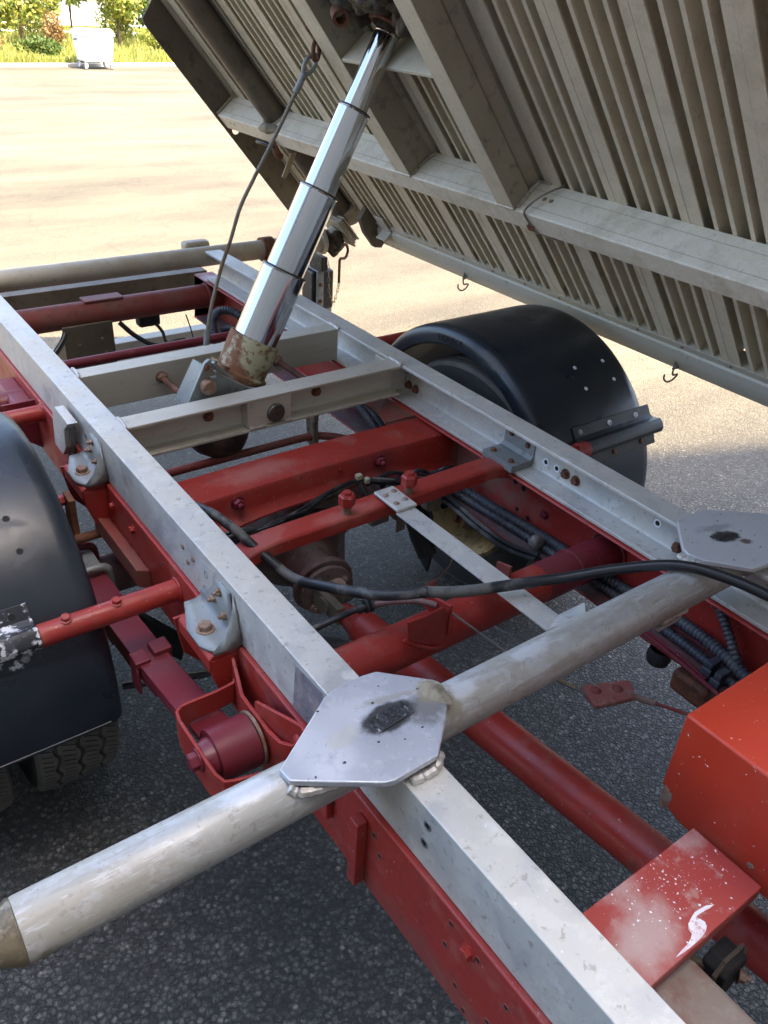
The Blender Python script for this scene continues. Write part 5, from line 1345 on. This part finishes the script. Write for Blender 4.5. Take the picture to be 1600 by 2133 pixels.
for side in (0, 1):
    for k, (a, b_) in enumerate([(-.142, -.322), (-.352, -.530)]):
        x0, x1 = (b_, a) if not side else (.86 - a, .86 - b_)
        Wp = link('wheel', tyre_mesh(x0, x1, Ro, side), m_rubber2, T, ang=25, label=('inner' if k == 0 else 'outer') + (' left' if not side else ' right') + ' rear tyre with zigzag grooves')
        Wp.data.materials.append(m_rubber)
        cxx = (x0 + x1) / 2
        for pg in Wp.data.polygons:
            if abs(pg.center.x - cxx) > (x1 - x0) * .455: pg.material_index = 1
        link('tread_sipes', sipe_mesh(x0, x1, Ro), m_hole, Wp, smooth=False)['kind'] = 'stuff'
        c = (x0 + x1) / 2; s = 1 if (side == 1) else -1
        inner = s * (-1)
        rim = MB().lathe((c, WC[0], WC[1]), (inner, 0, 0), [(-.085, .228), (-.080, .238), (-.07, .222), (-.05, .205), (.02, .195), (.055, .212), (.070, .232), (.085, .240), (.090, .232), (.080, .222), (.06, .205), (.03, .188), (.0, .186), (-.03, .180), (-.035, .168)], 56)
        rim = link('rim', rim, m_rim, Wp)
        if k == 0:
            hs = [circ(.125 * math.cos(t_), .125 * math.sin(t_), .024, 12) for t_ in [j * math.pi / 4 + .3 for j in range(8)]]
            dm = plate_mesh('rim_disc', circ(0, 0, .178, 48), hs, .008, lambda p, q, h, c=c, s=s: (c + s * .03 + h, WC[0] + p, WC[1] + q))
            link('rim_disc', dm, m_rim, Wp, bevel=.002)
            link('brake_drum', MB().lathe((c, WC[0], WC[1]), (inner, 0, 0), [(-.028, .060), (-.02, .110), (.0, .150), (.075, .158), (.085, .150), (.085, .05), (.14, .045)], 48), m_body_d, Wp)
# dark brake parts next to the right wheel
bp_ = link('brake_back_plate', MB().lathe((.925, WC[0], WC[1]), (-1, 0, 0), [(0, .15), (.006, .15), (.010, .12), (.03, .06), (.04, .05)], 40), m_rim, T)
link('brake_pipe', MB().tube(sm([(.86, -.06, -.27), (.88, -.13, -.26), (.90, -.17, -.30), (.905, -.16, -.36), (.89, -.12, -.40)], 6), .009, 10), m_hose2, bp_)
link('brake_pipe', MB().tube(sm([(.80, -.17, -.28), (.84, -.20, -.27), (.87, -.22, -.32), (.88, -.20, -.40)], 6), .009, 10), m_maroon, bp_)
link('damper_bracket', MB().prism([(-.02, -.27), (-.14, -.30), (-.20, -.44), (-.18, -.56), (-.10, -.50), (-.04, -.40)], .80, .812, X), m_band, T, bevel=.003)
link('damper', MB().tube([(.78, -.02, -.27), (.80, -.18, -.50)], .028, 18), m_rubber, T)

def fender(side):
    fx = (lambda v: -v - .016) if not side else (lambda v: .86 + v)
    Rf = .420; zc = -.360
    d0, d1 = .128, .545
    prof = [(d0 + .004, .366), (d0, .370), (d0, .392), (d0 + .003, .403), (d0 + .010, .412), (d0 + .022, .4185), (d0 + .04, Rf), (d1 - .04, Rf), (d1 - .022, .4185), (d1 - .010, .412), (d1 - .003, .403), (d1, .392), (d1, .366), (d1 - .004, .366), (d1 - .004, .390), (d1 - .012, .405), (d1 - .04, Rf - .0045), (d0 + .04, Rf - .0045), (d0 + .012, .405), (d0 + .004, .390)]
    n = 72; vs_ = []; m_ = len(prof); fs = []
    a0, a1 = R_(-4), R_(184)
    for i in range(n + 1):
        a = a0 + (a1 - a0) * i / n
        for (d, r) in prof:
            vs_.append((fx(d), r * math.cos(a), zc + r * math.sin(a)))
    for i in range(n):
        for k in range(m_):
            fs.append((i * m_ + k, i * m_ + (k + 1) % m_, (i + 1) * m_ + (k + 1) % m_, (i + 1) * m_ + k))
    fs += [tuple(range(m_)), tuple(range(n * m_, (n + 1) * m_))]
    F = link('fender', MB().add(vs_, fs), m_black, T, ang=40, label='black plastic fender over the ' + ('right' if side else 'left') + ' rear wheels')
    def on(d, deg, h=0): a = R_(deg); r = Rf + h; return (fx(d), r * math.cos(a), zc + r * math.sin(a))
    def nrm(deg): a = R_(deg); return (0, math.cos(a), math.sin(a))
    # stiffening lip at the lower ends
    for deg in (-3.2, 183.2):
        link('edge_bead', MB().tube([on(d0 + .03, deg, -.001), on(d1 - .02, deg, -.001)], .003, 8), m_black, F)
    for (d, deg) in [(.357, 122.3), (.470, 130.7), (.355, 131.3), (.468, 122.4)]:
        if side: fit('hole_light_dot', 'rivet', on(d, deg), nrm(deg), .0058, m_white, F)  # white dots paint the daylight seen through small holes here
        else: fit('bolt_hole', 'disc', on(d - .126, deg, .0), nrm(deg), .0062, m_hole, F)
    # clamp band over the arm
    dA, dB = (.246, .56) if not side else (.250, .556)
    bm_ = m_bandspot if not side else m_band
    def bz(deg, h): a = R_(deg); r = Rf + h; return (r * math.cos(a), zc + r * math.sin(a))
    pr_ = [bz(143.5, .0005), bz(143.5, .0035), bz(147.5, .0035), bz(148.8, .012), bz(149.5, .034), bz(151.0, .039), bz(153.0, .039), bz(154.2, .032), bz(154.6, .0035), bz(158.6, .0035), bz(158.6, .0005)]
    Bd = link('clamp_band', MB().prism([(p[0], p[1]) for p in pr_], fx(dA), fx(dB), X), bm_, F, bevel=.002)
    for (d, deg, m2) in [(.276, 145.8, m_hole), (.274, 156.2, m_galv)] if not side else [(.274, 145.8, m_galv), (.389, 145.8, m_white), (.495, 146.1, m_white), (.386, 156.5, m_rust), (.497, 156.2, m_rust)]:
        fit('bolt_head', 'disc' if m2 is m_hole else 'rivet', on(d, deg, .0036), nrm(deg), .0062 if m2 is m_hole else .0080, m2, Bd)
    if side:
        for d in (.389, .495): fit('bolt_hole', 'disc', on(d, 145.9, .0070), nrm(146), .0028, m_hole, Bd)
    return F
FL, FR = fender(0), fender(1)
# moulded lettering on the inner face of the right fender
cu = bpy.data.curves.new('moulded_letters', 'FONT')
cu.body = 'HOMN A'; cu.size = .026; cu.extrude = .0006; cu.align_x = 'CENTER'; cu.align_y = 'CENTER'
tx = bpy.data.objects.new('moulded_letters', cu); me = bpy.data.meshes.new_from_object(tx); bpy.data.objects.remove(tx)
aT = R_(85.5)
ux = V((0, -math.sin(aT) * -1 * -1, math.cos(aT)))
uy = V((0, math.cos(aT), math.sin(aT)))
c0 = V((.9875, .392 * math.cos(aT), -.36 + .385 * math.sin(aT)))
for v in me.vertices: v.co = c0 + V((0, -math.sin(aT), math.cos(aT))) * v.co.x + uy * v.co.y + V((-1, 0, 0)) * v.co.z
link('moulded_letters', me, m_hole, FR, smooth=False)
# scuffed, polished streaks left by the band on the left fender
stain(m_black, (-.24, -.285, -.05), (.06, .012, .02), (.05, .056, .065), .4, 1.0, 60, .6, .8, .5, 0, .5)
stain(m_black, (-.25, -.232, -.01), (.05, .010, .02), (.045, .052, .060), .4, 1.0, 60, .6, .8, .5, 0, -.3)
stain(m_black, (.996, -.13, .02), (.012, .09, .04), (.10, .09, .075), .4, .9, 40, .9, .55, .6)

# ================================================================== tipping body
TH = R_(49.5)
Hh = V((1.35, 1.215, -.030))
Uv = V((-math.cos(TH), 0, math.sin(TH))); Nv = V((-math.sin(TH), 0, -math.cos(TH)))
def bp(u, y, n): return Hh + Uv * u + Nv * n + V((0, y - Hh.y, 0))
frU = lambda p, q, s: tuple(bp(s, p, q))     # profile (y,n) along u
frY = lambda p, q, s: tuple(bp(p, s, q))     # profile (u,n) along y
YF, YR = -1.55, 1.578
TB = link('tipper_body', MB().prism([(YF, -.220), (YR, -.220), (YR, -.2125), (YF, -.2125)], -.01, 2.02, frU), m_body_d, T, smooth=False, label='tipped flat bed seen from below')
# floor planks with ribs (one mesh, shared)
W = .2035
def plank():
    b0, t = -.210, .003
    P = [(0, b0), (W - .0006, b0)]
    f = -.150
    def rib(c, hw, th): return None
    pts = [(0.0003, b0 + 0)]
    prof = [(.0003, b0), (.0003, f), (.0225, f), (.0225, f - .004), (.0045, f - .004), (.0045, b0 + t)]
    for c, hw in ((.051, .0052), (.0943, .0052), (.1372, .0052)):
        prof += [(c - .0022, b0 + t), (c - .0022, f - .008), (c - hw, f - .005), (c - hw, f), (c + hw, f), (c + hw, f - .005), (c + .0022, f - .008), (c + .0022, b0 + t)]
    prof += [(W - .0045, b0 + t), (W - .0045, f - .004), (W - .0335, f - .004), (W - .0335, f), (W - .0008, f), (W - .0008, b0)]
    mb = MB()
    mb.prism([(a, b_) for a, b_ in prof], .0, 2.0, lambda p, q, s: (s, p, q))
    me = mb.mesh('floor_plank'); me.materials.append(m_body)
    return me
pm = plank()
for k in range(-8, 6):
    ys = .5015 + W * k
    y1 = ys + W
    if ys > YR - .02 or ys < YF - .1: continue
    o = bpy.data.objects.new('floor_plank', pm); COL.objects.link(o)
    M4 = Matrix.Identity(4)
    base = bp(0, ys, 0) + Nv * 0.0004 * (k % 3)
    for i in range(3):
        M4[i][0] = Uv[i]; M4[i][1] = (0, 1, 0)[i]; M4[i][2] = Nv[i]; M4[i][3] = base[i]
    o.parent = TB; o.matrix_parent_inverse = parent_inv(TB)
    loc, q, s = M4.decompose()
    o.rotation_mode = 'QUATERNION'; o.rotation_quaternion = q; o.location = loc
# long beams
for (u0, u1) in ((.438, .500), (1.34, 1.402)):
    pr_ = [(u0, -.1495), (u0, -.052), (u0 + .022, -.052), (u1 - .003, -.052), (u1, -.055), (u1, -.1495)]
    LBm = link('long_beam', MB().prism(pr_, YF, 1.574, frY), m_bodyb, TB, bevel=.0015)
    if u0 < 1: LB1 = LBm
    for n0 in (-.0735, -.1235):
        link('rolled_groove', MB().prism([(u1 + .0002, n0), (u1 + .0006, n0 - .0006), (u1 + .0002, n0 - .0014)], YF, 1.574, frY), m_beam_d, LBm, smooth=False)
for (u, y, n_) in [(.474, 1.50, -.0518), (.474, 1.47, -.0518)]: fit('bolt_hole', 'disc', bp(u, y, n_), Nv, .005, m_hole, LB1)
for (u, y, n_) in [(.4998, -.045 - .06, -.105), (.4998, -.128, -.105)]: fit('bolt_head', 'rivet', bp(.500, y - .02, -.104), Uv, .006, m_rust_l, LB1)
# paired cross beams that carry the ram
def cbeam(prof, label):
    return link('ram_cross_beam', MB().prism(prof, .5005, 1.3395, frU), m_beam_d, TB, bevel=.0012, label=label)
m_bl = m_body
C1 = cbeam([(.356, -.0525), (.356, -.142), (.340, -.1495), (.432, -.1495), (.424, -.142), (.424, -.0525)], 'rear one of the two beams beside the ram head')
C2 = cbeam([(-.068, -.0525), (-.068, -.110), (-.055, -.122), (-.062, -.138), (-.068, -.1495), (.02, -.1495), (.006, -.142), (-.008, -.0525)], 'front one of the two beams beside the ram head')
for (a, b_) in ((.356, .424), (-.068, -.008)):
    link('beam_lit_face', MB().prism([(a, -.0523), (b_, -.0523), (b_, -.0508), (a, -.0508)], .5005, 1.3395, frU), m_body, C1 if a > 0 else C2, bevel=.0005)  # paler skin paints the beam's lit face; its shaded sides stay dark
m_w2 = M('dusty_weld', (.46, .43, .36), .5, .5, [('n', 80, .5, .62, (.25, .2, .15), .6)], [(200, .6, .003)])
weld([bp(.503, -.071, -.06), bp(.503, -.071, -.09), bp(.503, -.069, -.118), bp(.503, -.073, -.146)], .0052, C2, m_weld, 8)
weld([bp(.503, -.073, -.147), bp(.503, -.11, -.149)], .0045, C2, m_w2, 8)
weld([bp(.503, .353, -.06), bp(.503, .353, -.10), bp(.503, .338, -.145)], .0035, C1, m_w2, 8)
weld([bp(.503, -.068, -.051), bp(.503, -.01, -.051)], .0035, C2, m_w2, 8); weld([bp(.503, .356, -.051), bp(.503, .424, -.051)], .0035, C1, m_w2, 8)
weld([bp(.52 + .05 * k, .4265, -.149) for k in range(16)], .003, C1, m_w2, 4)
XP = link('ram_head_plate', MB().prism([(.877, -.0530), (.880, -.0535), (.880, -.1490), (.800, -.149), (.800, -.141), (.871, -.141), (.871, -.0530)], -.007, .3555, frY), m_body, TB, bevel=.001)
gl = lump('caked_grease', bp(1.035, .165, -.120), (.060, .115, .05), m_grease, XP, .55, 17, 5, 9)
lump('caked_grease', bp(.985, .055, -.11), (.040, .05, .045), m_grease, XP, .6, 24, 4, 14)
lump('caked_grease', bp(.995, .27, -.125), (.05, .06, .05), m_grease, XP, .6, 24, 4, 19)
link('grease_pipe', MB().lathe(bp(1.00, .275, -.070), (-.35, -.8, -.25), [(0, .012), (0, .019), (.045, .019), (.045, .012), (.01, .012)], 20), m_rust, XP)
link('ball_cup', MB().lathe(bp(.935, .185, -.115), -RD, [(-.03, .045), (.0, .047), (.004, .040), (-.006, .030), (-.02, .0)], 28), m_rust, XP)
# rear sill plate with a hole
sil = [(-.03, -.044), (.885, -.044), (.903, -.052), (.918, -.110), (.926, -.128), (2.0, -.128), (2.0, -.212), (-.06, -.212), (-.06, -.10)]
hole = [(.487 - .0, 0)]
SL = link('rear_sill', plate_mesh('rear_sill', sil, [circ(.405, -.075, .016, 20)], .007, lambda p, q, h: tuple(bp(p, 1.5795 + h, q))), m_body_d, TB, bevel=.0012)
link('sill_ledge', MB().prism([(1.5455, -.150), (1.5785, -.150), (1.5785, -.140), (1.552, -.140)], .502, 1.84, frU), m_beam_d, SL, bevel=.001)
link('sill_end_pin', MB().tube([tuple(bp(-.05, 1.60, -.05)), tuple(bp(-.155, 1.60, -.05))], .016, 16), m_galv, SL)
weld([bp(.503, 1.574, -.055), bp(.504, 1.572, -.10), bp(.504, 1.572, -.146)], .006, SL, m_beam_d, 6)
# round cross tube with hinge feet
CT = link('hinge_tube', MB().lathe(bp(.02, 1.213, -.115), Uv, [(0, .0), (0, .0400), (1.80, .0400), (1.80, 0)], 44), m_body_d, TB, label='dark round tube along the rear of the bed')
weld([bp(.500 + .0, 1.213 + .047 * math.cos(k), -.115 + .047 * math.sin(k)) for k in [j * .5 for j in range(-2, 9)]], .006, CT, m_beam_d, 4)
lump('dirt', bp(.495, 1.19, -.062), (.03, .05, .018), m_cement, CT, .5, 30, 3, 30)
for dn, ext in ((0, .0), (.010, .004), (.020, .0), (.030, -.006)):
    link('hinge_plate', MB().prism([(1.150 + ext, -.086 + dn), (1.285 - ext, -.086 + dn), (1.285 - ext, -.079 + dn), (1.150 + ext, -.079 + dn)], -.055 + ext, .062 - ext, frU), m_beam_d, CT, bevel=.001)
link('hinge_foot', MB().prism([(1.16, -.115), (1.19, -.085), (1.275, -.085), (1.30, -.15), (1.30, -.195), (1.14, -.195)], -.005, .055, frU), m_beam_d, CT, bevel=.002)
link('hinge_socket', MB().lathe(bp(.005, 1.215, -.046), Nv, [(0, .030), (.012, .032), (.03, .034), (.040, .026)], 24), m_tube_r, CT)
link('hinge_cover', MB().prism([(-.075, -.196), (.04, -.196), (.075, -.15), (.06, -.105), (.0, -.088), (-.075, -.088), (-.10, -.11)], 1.062, 1.088, frY), m_body_d, CT, bevel=.002)
# side rail along the low edge
gp = [(.004, -.1495), (.004, -.1455), (-.018, -.1450), (-.020, -.1380), (-.034, -.1290), (-.050, -.1240), (-.066, -.1230), (-.072, -.1275), (-.0945, -.1265), (-.0965, -.134), (-.092, -.1955), (.004, -.1955)]
SR = link('side_rail', MB().prism(gp, YF, 1.058, frY), m_beam_d, TB, ang=30, label='long pale edge rail along the low side of the bed')
SR.data.materials[0] = M('bluish_side_rail_aluminium', (.52, .50, .42), .5, .25, [('ns', 9, .42, .62, (.50, .46, .34), .6), ('n', 60, .58, .7, (.25, .22, .17), .5)], [(90, .15, .002)], stretch=(1, .2, 1))
for k in range(17):
    y = 1.0 - k * .152
    fit('rivet', 'rivet', bp(-.007, y, -.1452), Nv, .0052, m_rust_l, SR)
for y in (1.03, .99, .955): fit('bolt_hole', 'disc', bp(-.082, y, -.1268), Nv, .0035, m_hole, SR)
for y in (.545, -.352):
    c = bp(-.070, y, -.112)
    dn = V((.30, .0, -1)).normalized()
    hk = [bp(-.062, y, -.118) + V((0, 0, .018)), bp(-.068, y, -.110), bp(-.085, y, -.100), c + V((.022, 0, -.022)), c + V((.019, .008, -.040)), c + V((.008, .016, -.048)), c + V((-.004, .021, -.039)), c + V((-.006, .021, -.025))]
    h_ = link('rope_hook', MB().tube(sm(hk, 6), .0028, 10), m_rust_l, SR, ang=180)
    fit('washer', 'nut', bp(-.068, y, -.1215), Nv, .008, m_galv, h_)
link('corner_angle', MB().prism([(-.022, -.144), (.055, -.144), (.055, -.138), (-.016, -.138), (-.016, -.10), (-.022, -.10)], .965, 1.02, frY), m_alu2, SR, bevel=.001)
# wire tie round the long beam
lp = [bp(.502, -.150, -.158), bp(.506, -.150, -.146), bp(.516, -.142, -.120), bp(.520, -.126, -.085), bp(.514, -.112, -.058), bp(.502, -.106, -.049), bp(.485, -.108, -.048), bp(.462, -.110, -.0485), bp(.447, -.112, -.0485), bp(.436, -.125, -.053), bp(.434, -.13, -.08)]
WT = link('wire_tie', MB().tube(sm(lp, 7), .0026, 8), m_steelrope, LB1, ang=180)
link('tie_twist', MB().tube(sm([bp(.468, -.104, -.046), bp(.460, -.110, -.042), bp(.456, -.117, -.045), bp(.462, -.112, -.048)], 5), .0042, 8), m_rust, WT, ang=180)
link('beam_tab', MB().prism([(.4375, -.085), (.436, -.055), (.395, -.075)], -.145, -.095, frY), m_beam_d, LB1)
# loose fitting under the hinge tube
tg = link('hanging_tag', MB().prism([(-.013, .0), (.013, .0), (.010, -.072), (.004, -.085), (-.016, -.078)], 0, .004, lambda p, q, s: (1.140 + p * .9 + q * .45, 1.13 + s, .318 + q)), m_clearplastic, CT, bevel=.001)
link('loop_clip', MB().tube(sm([bp(.43, 1.24, -.045), bp(.455, 1.27, -.03), bp(.468, 1.25, -.02), bp(.470, 1.20, -.022), bp(.45, 1.16, -.03)], 6), .0065, 8), m_wire, CT, ang=180)
link('clip_block', MB().tube(sm([bp(.46, 1.18, -.04), bp(.43, 1.16, -.025), bp(.41, 1.17, -.03)], 4), .013, 10), m_rust, CT, ang=180)

# --- steel rope from the bed to the frame
RP = sm([(.752, .452, .598), (.735, .452, .570), (.679, .450, .481), (.613, .450, .380), (.576, .450, .318), (.545, .450, .239), (.513, .450, .166), (.479, .45, .065), (.463, .45, -.001)], 14)
rope = MB()
n = len(RP)
for k in range(5):
    ps = []; L_ = 0
    for i in range(n):
        if i: L_ += (RP[i] - RP[i - 1]).length
        a = L_ / .030 * 2 * math.pi / 2 + k * 2 * math.pi / 5
        d = (RP[min(i + 1, n - 1)] - RP[max(i - 1, 0)]).normalized()
        e1 = d.cross(V((0, 1, 0))).normalized(); e2 = d.cross(e1)
        ps.append(RP[i] + (e1 * math.cos(a) + e2 * math.sin(a)) * .0030)
    rope.tube(ps, .0024, 6)
SRp = link('safety_rope', rope, m_steelrope, T, ang=180, label='steel safety rope from an eye on the bed down to the frame')
link('ferrule', MB().tube([(.7455, .452, .588), (.7700, .452, .629)], .0085, 12), m_galv, SRp)
link('ferrule', MB().tube([(.4635, .45, .004), (.4575, .45, -.045)], .0085, 14), m_galv, SRp)
link('anchor_bolt', MB().tube([(.4575, .45, -.045), (.455, .45, -.16)], .006, 10), m_rust_l, SRp)
th = V((.770, .452, .629)); tp = V((.802, .452, .672))
dr = (tp - th).normalized(); sd2 = dr.cross(V((0, 1, 0))).normalized()
link('thimble', MB().tube(sm([th, th + dr * .012 + sd2 * .010, th + dr * .036 + sd2 * .014, th + dr * .056 + sd2 * .0, th + dr * .036 - sd2 * .014, th + dr * .012 - sd2 * .010, th], 6), .0058, 10), m_galv, SRp, ang=180)
ec = tp + V((.004, .0, .012))
link('eye_ring', MB().tube([ec + V((.020 * math.cos(a) * .8, .012 * math.cos(a), .022 * math.sin(a))) for a in [j * math.pi / 12 for j in range(25)]], .0055, 10), m_rust, SRp, ang=180)
link('eye_shank', MB().tube([tuple(ec + V((.014, .0, .018))), tuple(bp(.955, .44, -.06)), tuple(bp(.955, .428, -.09))], .009, 12), m_rust, SRp)
